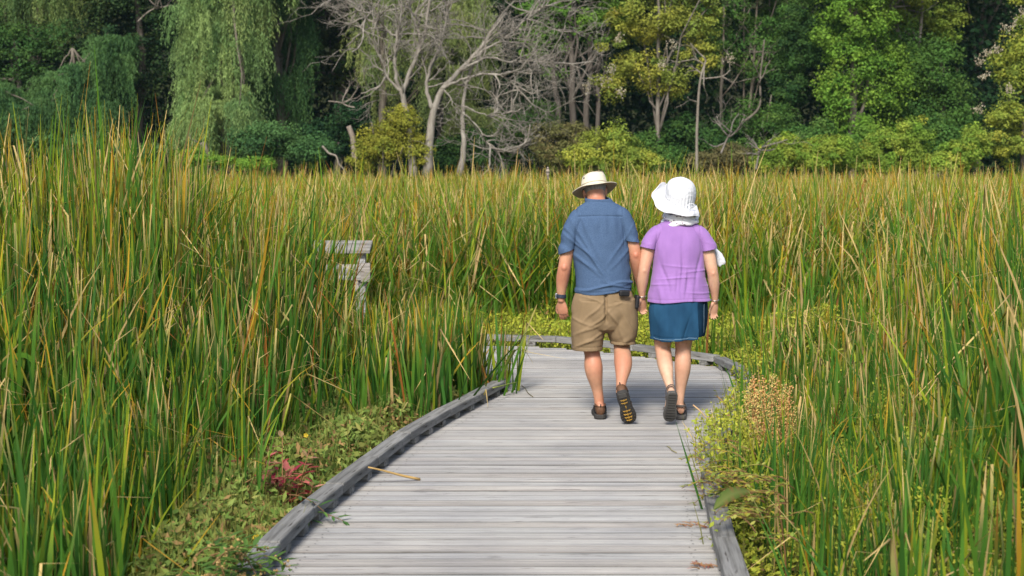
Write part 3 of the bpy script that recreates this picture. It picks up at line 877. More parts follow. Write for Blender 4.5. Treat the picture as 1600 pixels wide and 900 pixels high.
def leafy_tree(name, label, cat, X, Y, ells, pal, seed, trunks=((0, 0, .22),), nclump=90, per=110, clump_r=.75, lsize=.14, barkc=(.16, .14, .12), z0=-.3, group=None,
               fork=None, asp=.62, shell=.45, flat=.6, limbs=10, crown_name='crown'):
    """ells and trunks relative to X, Y; trunks (dx, dy, radius[, lean dx])"""
    r = np.random.default_rng(seed)
    root = empty(name, (X, Y, z0), 0, label, cat, group)
    V, Q, C, cc = crown_leaves(ells, int(nclump * 1.25), int(per * 1.3), clump_r, lsize * .88, pal, r, asp, shell, flat)
    V = V - np.array([0, 0, z0])
    link(crown_name, np_mesh(crown_name, V, Q, C), LEAF, root)
    if trunks:
        mb = MB(); top = max(e[2] for e in ells) - z0
        for tr in trunks:
            dx, dy, rad = tr[:3]; ln = tr[3] if len(tr) > 3 else r.uniform(-.5, .5); tp = tr[4] if len(tr) > 4 else top
            P = limb(mb, (dx, dy, -.3), (dx + ln, dy + r.uniform(-.3, .3), tp), rad, rad * .35, r, .10, 10, barkc, 9)
            for k in range(limbs):
                q = P[r.integers(3, 9)]; tgt = cc[r.integers(0, len(cc))] - np.array([0, 0, z0])
                if tgt[2] < q[2]: tgt = tgt + np.array([0, 0, .6 * (q[2] - tgt[2])])
                limb(mb, q, tgt, rad * .38, .02, r, .16, 6, barkc, 5)
        mb.build('trunk', BARK, root, smooth=True)
    return root


def willow(label, X, Y, ells, pal, seed, strands=900, length=(1.6, 4.2), trunk=.35, z0=-.3, lean=.0, floor=.6):
    r = np.random.default_rng(seed)
    root = empty('willow_tree', (X, Y, z0), 0, label, 'willow tree')
    e = np.array(ells, dtype=float)
    area = (e[:, 3] * e[:, 5]); per = 15; nb = strands // per; strands = nb * per
    k = r.choice(len(e), nb, p=area / area.sum())
    th = r.uniform(0, 2 * np.pi, nb); ph = r.uniform(-.3, 1, nb)
    rd = np.sqrt(np.clip(1 - ph ** 2, 0, 1)) * r.uniform(.75, 1.05, nb)
    k, th, ph, rd = (np.repeat(q, per) for q in (k, th, ph, rd))
    th = th + r.normal(0, .10, strands); ph = ph + r.normal(0, .05, strands)
    sx = e[k, 0] + e[k, 3] * rd * np.cos(th) + r.normal(0, .16, strands); sy = e[k, 1] + e[k, 4] * rd * np.sin(th) + r.normal(0, .16, strands); sz = e[k, 2] + e[k, 5] * ph
    Ls = np.repeat(r.uniform(*length, nb), per) * r.uniform(.5, 1.1, strands) * (.5 + .5 * rd)
    Ls = np.minimum(Ls, sz - floor * r.uniform(.6, 1.8, strands)); Ls = np.maximum(Ls, .3)
    nl = 40
    tt = np.linspace(0, 1, nl)[None, :]
    out = np.repeat(r.uniform(.2, .75, nb), per) * r.uniform(.7, 1.2, strands)
    X_ = sx[:, None] + np.cos(th)[:, None] * out[:, None] * np.sqrt(tt) + r.normal(0, .04, (strands, nl))
    Y_ = sy[:, None] + np.sin(th)[:, None] * out[:, None] * np.sqrt(tt) + r.normal(0, .04, (strands, nl))
    Z_ = sz[:, None] + .25 * np.sin(np.minimum(tt * 4, np.pi)) * out[:, None] - Ls[:, None] * tt ** 1.15
    P = np.stack([X_, Y_, Z_], -1).reshape(-1, 3)
    N = len(P)
    # long narrow leaves hanging down
    U = np.stack([r.normal(0, .45, N), r.normal(0, .45, N), -np.ones(N)], -1); U /= np.linalg.norm(U, axis=1)[:, None]
    a = r.uniform(0, np.pi, N); S = np.stack([np.cos(a), np.sin(a), np.zeros(N)], -1)
    # strand clumps share a hue
    w = np.repeat(r.dirichlet(np.ones(len(pal)) * .5, nb), per, 0)
    hue = .5 + .5 * wob(sx * 1.3 + sz * .4, sz * .9, 1.2, seed)
    C = (w @ np.array(pal) * (.8 + .4 * hue)[:, None]).repeat(nl, 0) * r.uniform(.75, 1.25, N)[:, None]
    s = r.uniform(.10, .22, N)[:, None]; hwid = .017
    V = np.stack([P, P + U * s * .45 + S * hwid, P + U * s, P + U * s * .45 - S * hwid], 1).reshape(-1, 3)
    V[:, 2] -= z0
    Q = np.arange(4 * N).reshape(N, 4)
    link('crown', np_mesh('crown', V, Q, np.repeat(C, 4, 0)), LEAF, root)
    mb = MB()
    top = e[:, 2].max() - z0 + .5
    P = limb(mb, (0, 0, -.3), (lean, 0, top), trunk, trunk * .4, r, .08, 10, (.17, .15, .12), 9)
    for q in range(min(26, strands // 40)):
        i = r.integers(0, strands)
        limb(mb, P[r.integers(3, 10)], (sx[i], sy[i], sz[i] - z0), trunk * .25, .015, r, .15, 7, (.17, .15, .12), 5)
    mb.build('trunk', BARK, root, smooth=True)
    return root


def bare_branches(mb, p, d, length, rad, depth, r, c, spread=.6, up=.12, kids=(2, 4)):
    n = 7
    P = [np.array(p, dtype=float)]; d = np.array(d, dtype=float); d /= np.linalg.norm(d)
    for i in range(n - 1):
        d = d + r.normal(0, .22, 3) + np.array([0, 0, up * .25]); d /= np.linalg.norm(d)
        P.append(P[-1] + d * length / (n - 1))
    P = np.array(P)
    rads = np.linspace(rad, rad * (.55 if depth > 0 else .3), n)
    mb.tube(P, rads, 8 if rad > .08 else 5, np.array(c) * r.uniform(.85, 1.15))
    if depth <= 0: return
    for k in range(r.integers(kids[0], kids[1] + 1)):
        i = r.integers(2, n)
        nd = (P[min(i, n - 1)] - P[i - 1]); nd /= np.linalg.norm(nd)
        s = r.normal(size=3); s -= nd * s.dot(nd); s /= np.linalg.norm(s)
        dd = nd * (1 - spread * .4) + s * spread * r.uniform(.6, 1.4) + np.array([0, 0, up])
        bare_branches(mb, P[i], dd, length * r.uniform(.5, .85), max(rads[i] * r.uniform(.45, .7), .008), depth - 1, r, c, spread, up, kids)


def pxx(px, d): return (px - 800) / 2263.0 * d
def pzz(py, d): return at(800, py, d).z


def E(px, py, rx, rz, d, X, ry=None, dy=0.0):
    """an ellipsoid seen centred there, radii in picture pixels, relative to a tree at X"""
    s = 2263.0 / d
    return (pxx(px, d) - X, dy, pzz(py, d), rx / s, (ry if ry else rx / s * .8), rz / s)


def build_trees():
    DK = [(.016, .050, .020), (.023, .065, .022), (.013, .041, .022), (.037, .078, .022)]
    MID = [(.056, .142, .030), (.078, .165, .032), (.045, .112, .028), (.10, .165, .034)]
    BR = [(.12, .25, .03), (.165, .29, .034), (.085, .20, .03), (.21, .31, .042)]
    OL = [(.26, .28, .045), (.34, .31, .05), (.19, .25, .045), (.14, .21, .04)]
    YG = [(.28, .33, .05), (.37, .37, .055), (.21, .29, .045), (.14, .22, .04)]
    WL = [(.18, .29, .10), (.24, .34, .11), (.12, .22, .08), (.29, .36, .12)]
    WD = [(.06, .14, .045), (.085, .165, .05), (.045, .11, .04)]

    # ---- willows on the left
    d = 60; X = pxx(365, d)
    willow('big pale weeping willow with long hanging strands, left of the bare tree', X, d,
           [E(345, -20, 48, 60, d, X), E(352, 70, 50, 60, d, X), E(335, 130, 38, 45, d, X), E(368, 165, 42, 38, d, X, dy=-.8), E(345, 190, 46, 34, d, X, dy=-.5), E(312, 205, 28, 28, d, X), E(385, 205, 26, 24, d, X), E(322, 20, 26, 50, d, X, dy=-1), E(385, 30, 30, 60, d, X, dy=.5), E(395, -60, 60, 60, d, X, dy=1), E(375, -170, 100, 90, d, X)], WL, 1, 5200, (1.0, 3.2), .4)
    d = 63; X = pxx(440, d)
    willow('darker weeping willow tucked behind the right side of the pale willow', X, d, [E(440, 40, 35, 80, d, X), E(435, 130, 30, 70, d, X), E(440, -90, 70, 80, d, X)], WD, 2, 1900, (1.5, 4.0), .3)
    d = 64; X = pxx(60, d)
    willow('pale willow hanging into the upper left corner', X, d, [E(40, -30, 65, 50, d, X), E(0, -10, 60, 55, d, X), E(75, -10, 35, 45, d, X), E(20, -150, 110, 80, d, X)], WL, 3, 2400, (1.2, 2.6), .35, floor=4.0)
    d = 59; X = pxx(120, d)
    willow('small drooping willow below the dark leaves at left', X, d, [E(98, 150, 30, 42, d, X), E(165, 95, 22, 46, d, X, dy=1), E(128, 125, 20, 30, d, X), E(72, 180, 24, 26, d, X, dy=-.6), E(150, 165, 26, 34, d, X)], WD + [(.10, .19, .06)], 4, 1400, (1., 2.6), .16)
    d = 57; X = pxx(10, d)
    willow('low willow at the left edge behind the tall cattails', X, d, [E(-10, 160, 30, 35, d, X), E(40, 190, 30, 30, d, X)], WD, 5, 700, (.8, 2.), .14)

    # ---- broad-leaved trees, left
    def T(name, label, cat, px, d, es, pal, seed, **k):
        X = pxx(px, d)
        return leafy_tree(name, label, cat, X, d, [E(*e[:4], d, X, dy=(e[4] if len(e) > 4 else 0)) for e in es], pal, seed, **k)
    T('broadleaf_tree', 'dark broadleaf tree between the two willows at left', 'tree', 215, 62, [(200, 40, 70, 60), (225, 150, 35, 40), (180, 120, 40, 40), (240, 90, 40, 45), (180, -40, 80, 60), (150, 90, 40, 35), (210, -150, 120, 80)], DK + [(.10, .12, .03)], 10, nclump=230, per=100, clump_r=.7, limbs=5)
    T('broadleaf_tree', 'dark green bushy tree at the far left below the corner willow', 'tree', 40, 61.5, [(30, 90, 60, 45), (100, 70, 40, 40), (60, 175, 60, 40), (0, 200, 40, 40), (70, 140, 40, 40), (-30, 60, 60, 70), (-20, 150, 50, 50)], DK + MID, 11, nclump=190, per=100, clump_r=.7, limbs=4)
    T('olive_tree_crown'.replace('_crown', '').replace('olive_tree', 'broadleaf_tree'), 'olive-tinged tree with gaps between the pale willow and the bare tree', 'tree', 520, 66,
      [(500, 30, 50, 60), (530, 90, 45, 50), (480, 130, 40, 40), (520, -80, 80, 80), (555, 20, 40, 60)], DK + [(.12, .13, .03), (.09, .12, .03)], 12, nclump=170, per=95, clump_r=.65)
    T('shrub', 'dusky green shrub below the dark willow at left', 'shrub', 440, 58, [(430, 215, 45, 30), (480, 235, 50, 25), (390, 225, 30, 25)], WD, 13, nclump=70, per=110, clump_r=.5, lsize=.12, trunks=())
    T('shrub', 'dark shrub at the foot of the trees left of the yellow bush', 'shrub', 520, 60, [(510, 220, 40, 35), (545, 190, 25, 25)], DK, 14, nclump=50, per=110, clump_r=.55, lsize=.13, trunks=())
    T('shrub', 'low grey-green shrub behind the tall cattails at left', 'shrub', 120, 56, [(70, 235, 40, 25), (150, 230, 45, 22), (220, 240, 40, 18)], WD, 15, nclump=70, per=110, clump_r=.45, lsize=.12, trunks=())
    T('shrub', 'small bright green shrub at the foot of the pale willow', 'shrub', 330, 55, [(300, 245, 30, 14), (400, 255, 30, 10), (345, 250, 20, 10)], BR, 16, nclump=40, per=110, clump_r=.3, lsize=.1, trunks=())
    T('yellow_shrub', 'mound of golden yellow-green shrub leaning against the bare tree trunks', 'shrub', 600, 55, [(600, 225, 38, 30), (625, 190, 26, 28), (575, 245, 28, 18), (650, 235, 22, 25)], [(.25, .25, .035), (.30, .28, .04), (.20, .22, .03), (.16, .21, .03)], 17, nclump=80, per=130, clump_r=.42, lsize=.10, trunks=((0, 0, .06),), limbs=5)

    # ---- trees behind the bare tree
    d = 61; X = pxx(600, d)
    willow('soft grey-green willow showing through the bare tree branches', X, d, [E(600, 70, 35, 55, d, X), E(585, 130, 18, 40, d, X), E(640, -20, 70, 60, d, X), E(720, 120, 50, 60, d, X), E(700, 30, 60, 60, d, X), E(740, 190, 30, 30, d, X)], [(.19, .25, .08), (.24, .28, .09), (.14, .2, .07)], 6, 2200, (.8, 2.4), .22)
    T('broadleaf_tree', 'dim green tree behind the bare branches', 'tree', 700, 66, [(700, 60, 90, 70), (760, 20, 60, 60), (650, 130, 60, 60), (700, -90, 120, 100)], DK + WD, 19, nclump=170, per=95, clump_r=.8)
    T('maple_tree', 'green maple with a cluster of dark trunks beside the bare tree', 'tree', 895, 61, [(890, 10, 70, 45), (850, 60, 35, 40), (935, 40, 30, 45), (900, -80, 110, 70), (870, 95, 25, 22), (960, -10, 40, 40), (840, -20, 50, 50)], BR + MID, 20, nclump=230, per=105, clump_r=.62, lsize=.14,
      trunks=((-.25, 0, .16, -.7), (.05, .1, .19, .1), (.3, -.1, .17, .5), (.75, .2, .13, 1.0)), barkc=(.13, .115, .10), limbs=7)
    WALNUT = T('walnut_tree', 'golden-olive tree with a slim forked grey trunk behind the man', 'tree', 1022, 57, [(1010, 30, 55, 45), (960, 60, 32, 35), (1060, 60, 40, 40), (1000, 110, 50, 30), (950, 135, 26, 18), (1045, 125, 30, 28), (1090, 30, 35, 45), (1030, -80, 110, 70), (1095, 90, 28, 24)], OL, 21, nclump=210, per=100, clump_r=.5, lsize=.13,
      trunks=((0, 0, .115, .1),), barkc=(.19, .17, .145), limbs=11)
    T('shrub', 'dark green shrub under the bare tree’s right-hand branches', 'shrub', 820, 58, [(815, 215, 40, 42), (845, 185, 28, 25), (790, 240, 30, 20)], MID, 22, nclump=70, per=110, clump_r=.5, lsize=.12, trunks=())
    T('shrub', 'brownish olive shrub left of the man’s hat', 'shrub', 865, 55, [(860, 225, 32, 34), (895, 215, 25, 24), (880, 250, 35, 16)], [(.12, .14, .045), (.17, .16, .06), (.09, .12, .04), (.2, .16, .07)], 23, nclump=75, per=120, clump_r=.4, lsize=.1, trunks=())
    T('shrub', 'yellow-green shrub directly behind the man’s hat', 'shrub', 950, 54, [(950, 235, 50, 32), (990, 250, 40, 18), (915, 245, 30, 22), (960, 205, 20, 16)], YG, 24, nclump=90, per=120, clump_r=.4, lsize=.1, trunks=())
    T('shrub', 'shadowy green shrub behind the woman’s hat', 'shrub', 1055, 58, [(1060, 215, 35, 35), (1040, 245, 40, 18), (1110, 215, 30, 28)], DK + MID, 25, nclump=70, per=110, clump_r=.5, lsize=.12, trunks=())
    T('shrub', 'dry brown-green shrub right of the woman', 'shrub', 1125, 55, [(1110, 250, 30, 14), (1140, 245, 30, 20), (1170, 255, 30, 12)], [(.16, .15, .06), (.12, .12, .05), (.2, .17, .08)], 26, nclump=55, per=110, clump_r=.36, lsize=.1, trunks=())
    T('broadleaf_tree', 'slender-trunked green trees’ canopy right of the golden-olive tree', 'tree', 1150, 63, [(1150, 20, 60, 60), (1185, 80, 40, 50), (1130, 90, 30, 30), (1160, -90, 100, 70), (1220, 20, 45, 60)], MID, 27, nclump=190, per=100, clump_r=.62, lsize=.14,
      trunks=((-.42, 0, .09, .0), (.85, .2, .08, .2), (.3, .4, .06, .1)), barkc=(.24, .21, .17), limbs=6)
    T('understory_tree', 'small leafy understory tree in front of the dark hollow', 'tree', 1185, 60, [(1200, 185, 30, 24), (1160, 185, 30, 30), (1150, 220, 40, 30), (1215, 200, 14, 12)], MID, 28, nclump=70, per=100, clump_r=.45, lsize=.12, trunks=((.0, 0, .07, .5, 5.2),), barkc=(.15, .13, .11), limbs=4)
    # vine-draped trees
    T('vine_covered_tree', 'tree wholly draped in bright green vines right of the dark hollow', 'tree', 1330, 60, [(1330, 20, 60, 60), (1320, 100, 42, 50), (1335, 170, 45, 50), (1350, 220, 55, 35), (1300, 150, 28, 30), (1300, 50, 30, 45), (1350, -80, 100, 80), (1380, 120, 40, 50)], BR + [(.05, .13, .02)], 30, nclump=270, per=110, clump_r=.55, lsize=.14, flat=.9)
    T('vine_covered_tree', 'second vine-draped tree, darker and rounder, beyond the first', 'tree', 1450, 62, [(1450, 110, 55, 50), (1420, 180, 45, 45), (1480, 170, 40, 40), (1460, 215, 50, 35), (1400, 90, 30, 40)], MID + [(.06, .13, .022)], 31, nclump=210, per=105, clump_r=.6, lsize=.14, flat=.85)
    T('ash_tree', 'light olive-crowned tree with pale forked trunks above the vines', 'tree', 1405, 64, [(1400, 20, 50, 35), (1450, 15, 50, 35), (1480, 40, 30, 20), (1420, -80, 110, 70), (1360, 10, 40, 35)], OL + BR, 32, nclump=180, per=100, clump_r=.5, lsize=.14, trunks=((-.1, -.6, .14, -.6), (.45, -.5, .13, .3)), barkc=(.3, .27, .23), limbs=8)
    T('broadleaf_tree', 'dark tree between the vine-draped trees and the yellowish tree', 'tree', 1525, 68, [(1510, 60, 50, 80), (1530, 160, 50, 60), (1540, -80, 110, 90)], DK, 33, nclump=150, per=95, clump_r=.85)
    ELDER = T('box_elder_tree', 'yellow-green tree with pale fluffy seed clusters at the right edge', 'tree', 1585, 56, [(1580, 90, 40, 40), (1600, 150, 55, 50), (1575, 200, 40, 40), (1610, 60, 50, 50), (1590, 240, 50, 25), (1620, -40, 70, 80), (1660, 120, 60, 90)], YG, 34, nclump=220, per=115, clump_r=.5, lsize=.12, trunks=((.3, 0, .13),))
    for k, (px, d, es, lab) in enumerate(((1210, 54, [(1215, 245, 25, 20), (1190, 255, 20, 12), (1235, 232, 14, 14)], 'small yellow-green shrub at the mouth of the dark hollow'),
                                          (1270, 54, [(1265, 250, 35, 18), (1300, 238, 30, 20)], 'low yellow-green shrub left of the vine-draped tree'),
                                          (1400, 55, [(1390, 240, 50, 30), (1420, 215, 35, 28), (1350, 252, 40, 16)], 'rounded light green shrub below the vine-draped trees'),
                                          (1490, 54, [(1500, 245, 40, 22), (1520, 225, 26, 20), (1470, 258, 40, 12)], 'light green shrub left of the yellowish tree at right'))):
        T('shrub', lab, 'shrub', px, d, [(e[0], e[1] - 3, e[2], e[3] * 1.2) for e in es] + [(es[0][0] + 12, es[0][1] - 22, 9, 14), (es[0][0] - 16, es[0][1] - 14, 8, 12)], YG[:3] + BR[:3] if k != 2 else YG + BR, 40 + k, nclump=120, per=95, clump_r=.27, lsize=.1, trunks=(), shell=.3, flat=.8)

    for k, (px, d, es, pal, lab) in enumerate(((1250, 56, [(1245, 225, 22, 28), (1275, 215, 18, 30)], MID, 'mid-green shrub filling the gap left of the vine-draped tree'),
                                          (1330, 56, [(1320, 240, 35, 22), (1345, 225, 22, 24)], MID + BR, 'leafy green shrub at the foot of the vine-draped tree'),
                                          (1445, 56, [(1440, 235, 35, 26), (1470, 215, 24, 30)], MID, 'mid-green shrub between the rounded shrub and the right-edge tree'),
                                          (700, 57, [(700, 240, 26, 24), (745, 232, 30, 32)], DK + MID, 'dark green shrub behind the bare tree trunks'),
                                          (1015, 57, [(1010, 235, 24, 30), (1035, 250, 26, 20)], MID, 'green shrub at the foot of the golden-olive tree'),
                                          (1215, 61, [(1230, 130, 26, 40), (1245, 60, 30, 50), (1215, 200, 26, 40)], DK + MID, 'dusky leafy growth closing the back of the dark hollow'))):
        T('shrub', lab, 'shrub', px, d, es, pal, 60 + k, nclump=85, per=100, clump_r=.38, lsize=.12, trunks=(), shell=.3, flat=.8)

    # ---- the bare grey tree
    d = 55
    X = pxx(665, d)
    root = empty('bare_tree', (X, d, -.3), 0, 'large bare grey tree with many leafless tangled branches', 'tree')
    r = np.random.default_rng(8)
    gc = (.285, .265, .23)
    s = d / 2263.0

    def q(px, py, dy=0.0): return np.array([(px - 800) * s - X, dy, pzz(py, d) + .3])
    trunks = [([(648, 275), (642, 220), (637, 175), (628, 145), (640, 120), (655, 85), (668, 40), (680, -40)], .30, .10, -.2),
              ([(668, 275), (672, 215), (677, 175), (690, 140), (718, 112), (745, 85), (765, 55), (790, 20)], .36, .10, .1),
              ([(718, 275), (728, 235), (722, 200), (724, 160), (732, 110), (760, 70), (790, 45)], .24, .07, .6),
              ([(628, 148), (618, 110), (622, 60), (632, 20), (628, -40)], .17, .06, -.3),
              ([(677, 172), (665, 140), (672, 105), (690, 70), (700, 20), (705, -50)], .17, .06, .3),
              ([(640, 122), (660, 60), (640, 10), (630, -40)], .13, .05, .1),
              ([(690, 140), (712, 128), (740, 118), (775, 115), (800, 128), (816, 150)], .13, .03, -.5),
              ([(718, 112), (760, 88), (800, 98), (830, 95), (862, 98)], .12, .025, -.3),
              ([(745, 85), (790, 60), (820, 30), (850, 8)], .10, .03, .3),
              ([(724, 175), (750, 200), (760, 225), (785, 240), (800, 228)], .06, .02, -.4),
              ([(724, 165), (760, 182), (790, 178), (808, 165)], .06, .015, -.2),
              ([(628, 145), (605, 120), (595, 80), (570, 45), (545, 20)], .11, .03, .2),
              ([(622, 60), (600, 40), (575, 30), (550, 0)], .08, .03, .2)]
    tm = MB(); bm_ = MB()
    for (pp, r0, r1, dy) in trunks:
        big = r0 > .2
        r0, r1 = r0 * (.66 if big else .52), r1 * .45
        P = np.array([q(a, b, dy * k / (len(pp) - 1)) for k, (a, b) in enumerate(pp)])
        t = np.linspace(0, len(pp) - 1, 24)
        Pi = np.stack([np.interp(t, range(len(pp)), P[:, k]) for k in range(3)], -1)
        for _ in range(3): Pi[1:-1] = (Pi[:-2] + 2 * Pi[1:-1] + Pi[2:]) / 4
        Pi += r.normal(0, .018, Pi.shape)
        (tm if big else bm_).tube(Pi, r0 + (r1 - r0) * np.linspace(0, 1, 24) ** (.5 if big else .7), 10, gc)
        for k in range(14 if not big else (11 if r0 > .22 else 6)):
            i = r.integers(8 if big else 5, 24)
            dd = (Pi[min(i + 1, 23)] - Pi[i - 1]); dd /= np.linalg.norm(dd)
            sd = r.normal(size=3); sd[1] *= .6
            nd = dd * .55 + sd * .55 + np.array([.06, 0, .12])
            bare_branches(bm_, Pi[i], nd, r.uniform(.7, 2.0), r.uniform(.02, .042), 3 if k % 2 == 0 else 2, r, gc, .62, .06, (2, 4))
    tm.build('trunk', BARK, root, smooth=True); bm_.build('branches', BARK, root, smooth=True)

    # ---- dead and thin trunks
    def snag(name, label, px, d, pts, r0, r1, c, twigs=0, seed=1, cat='tree'):
        X = pxx(px, d); r = np.random.default_rng(seed)
        root = empty(name, (X, d, -.3), 0, label, cat)
        P = np.array([(pxx(a, d) - X, 0, pzz(b, d) + .3) for a, b in pts])
        t = np.linspace(0, len(pts) - 1, 16); Pi = np.stack([np.interp(t, range(len(pts)), P[:, k]) for k in range(3)], -1)
        for _ in range(2): Pi[1:-1] = (Pi[:-2] + 2 * Pi[1:-1] + Pi[2:]) / 4
        m = MB(); m.tube(Pi, np.linspace(r0, r1, 16), 8, c); m.build('trunk', BARK, root, smooth=True)
        if twigs:
            b = MB()
            for k in range(twigs):
                i = r.integers(5, 16); bare_branches(b, Pi[i], r.normal(size=3) * np.array([1, .6, .7]) + np.array([0, 0, .3]), r.uniform(.5, 1.2), .03, 2, r, c, .6, .1, (1, 3))
            b.build('branches', BARK, root, smooth=True)
    snag('dead_tree', 'thin pale dead trunk with a few side branches right of the woman', 1088, 53, [(1088, 275), (1087, 210), (1089, 150), (1092, 120), (1100, 95)], .058, .03, (.24, .215, .18), 6, 2)
    snag('bare_sapling', 'slim curved grey trunk in front of the dark hollow', 1180, 59, [(1160, 190), (1180, 175), (1187, 160), (1183, 125), (1188, 90), (1190, 62)], .05, .028, (.17, .15, .125), 3, 3)
    snag('tree_stump', 'pale leaning stump left of the yellow bush', 553, 56, [(556, 255), (553, 215), (546, 197)], .12, .10, (.27, .23, .19), 0, 4, 'stump')
    snag('tree_stump', 'grey broken stump at the foot of the pale willow', 325, 55.5, [(330, 262), (324, 235), (320, 222)], .12, .10, (.22, .19, .155), 1, 5, 'stump')
    snag('fallen_branch', 'bleached forked dead branch in the dark left of the yellow bush', 530, 57, [(556, 168), (545, 166), (535, 160), (515, 158)], .035, .02, (.25, .22, .19), 2, 6, 'branch')
    snag('fallen_branch', 'curled pale dead branch low between the willow and the yellow bush', 520, 55.5, [(505, 228), (515, 240), (527, 243), (530, 256)], .04, .03, (.28, .25, .21), 1, 7, 'branch')
    snag('fallen_branch', 'pale dead branches caught at the top left beside the willow', 235, 61, [(222, 34), (236, 20), (250, 12), (268, 10)], .035, .02, (.27, .24, .21), 5, 8, 'branch')
    snag('dead_brush', 'grey leafless brush at the edge of the reeds right of the woman', 1180, 53.5, [(1180, 265), (1183, 245), (1190, 228)], .04, .02, (.22, .2, .18), 6, 9, 'brush')
    snag('dead_brush', 'grey leafless brush beside the thin dead trunk', 1132, 54, [(1125, 240), (1135, 215), (1142, 205)], .04, .02, (.22, .2, .18), 5, 10, 'brush')
    # pale fluffy clusters on the tree at the right edge and on the golden tree
    r = np.random.default_rng(9)
    def fluff(tree, spots, d):
        for (px, py, rr) in spots:
            V = MB(); c = at(px, py, d - 1.2)
            for k in range(3):
                seeds(V, (r.normal(0, rr * .012), r.normal(0, .12), r.normal(0, rr * .008)), .026, [(.36, .31, .22), (.42, .38, .28), (.28, .24, .15)], r, 14, .09)
            o = V.build('seed_cluster', STEM, tree); o.location = c - tree.location
    fluff(ELDER, [(1590, 30, 10), (1570, 45, 10), (1545, 85, 10), (1530, 95, 8), (1560, 75, 8), (1540, 118, 6), (1575, 140, 4), (1530, 172, 3), (1600, 20, 8)], 56)
    fluff(WALNUT, [(965, 60, 4), (945, 128, 5), (968, 143, 4), (1035, 100, 5), (1050, 70, 4), (918, 138, 5), (1138, 92, 5), (955, 108, 3)], 57)

    # ---- the wood that closes the view
    r = np.random.default_rng(50)
    n = 3000
    y = r.uniform(66, 78, n); x = r.uniform(-.48, .48, n) * y
    zt = r.uniform(0, 19, n) ** 1.0
    V, Q, C, cc = crown_leaves([(0, 0, 0, 1, 1, 1)], 1, 1, .1, .1, DK, r)
    per = 75; N = n * per
    ci = np.repeat(np.arange(n), per)
    u = r.normal(size=(N, 3)); u /= np.linalg.norm(u, axis=1)[:, None]
    P = np.stack([x, y, zt], -1)[ci] + u * (1.7 * r.random(N) ** .4)[:, None] * np.array([1.2, 1.2, .8])
    D = u * .5 + np.array([0, -.2, .5]) + r.normal(0, .5, (N, 3)); D /= np.linalg.norm(D, axis=1)[:, None]
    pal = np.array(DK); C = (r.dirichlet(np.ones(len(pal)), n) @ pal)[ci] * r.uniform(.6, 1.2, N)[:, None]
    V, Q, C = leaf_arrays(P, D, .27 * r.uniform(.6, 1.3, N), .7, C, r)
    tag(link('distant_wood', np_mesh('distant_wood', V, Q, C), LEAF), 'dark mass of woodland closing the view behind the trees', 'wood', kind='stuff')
    # high canopy added over the front trees, above the picture, to shade the hollows
    n = 420
    y = r.uniform(59.5, 72, n); x = r.uniform(-.55, .55, n) * y; z = r.uniform(11.5, 19, n)
    per = 70; N = n * per; ci = np.repeat(np.arange(n), per)
    u = r.normal(size=(N, 3)); u /= np.linalg.norm(u, axis=1)[:, None]
    P = np.stack([x, y, z], -1)[ci] + u * (1.8 * r.random(N) ** .4)[:, None] * np.array([1.2, 1.2, .7])
    D = u * .5 + np.array([0, -.2, .5]) + r.normal(0, .5, (N, 3)); D /= np.linalg.norm(D, axis=1)[:, None]
    pal = np.array(MID); C = (r.dirichlet(np.ones(len(pal)), n) @ pal)[ci] * r.uniform(.7, 1.2, N)[:, None]
    V, Q, C = leaf_arrays(P, D, .4 * r.uniform(.6, 1.3, N), .7, C, r)
    tag(link('shade_canopy', np_mesh('shade_canopy', V, Q, C), LEAF), 'unseen leafy canopy added above the front row of trees to shade the hollows', 'canopy', kind='stuff')
# ------------------------------------------------------------------ people
def catmull(P, n):
    P = np.asarray(P, dtype=float)
    m = len(P); t = np.linspace(0, m - 1, n)
    Q = np.vstack([2 * P[0] - P[1], P, 2 * P[-1] - P[-2]])
    out = []
    for u in t:
        i = min(int(u), m - 2); f = u - i
        a, b, c, d = Q[i], Q[i + 1], Q[i + 2], Q[i + 3]
        out.append(.5 * ((2 * b) + (c - a) * f + (2 * a - 5 * b + 4 * c - d) * f * f + (3 * b - a - 3 * c + d) * f ** 3))
    return np.array(out)


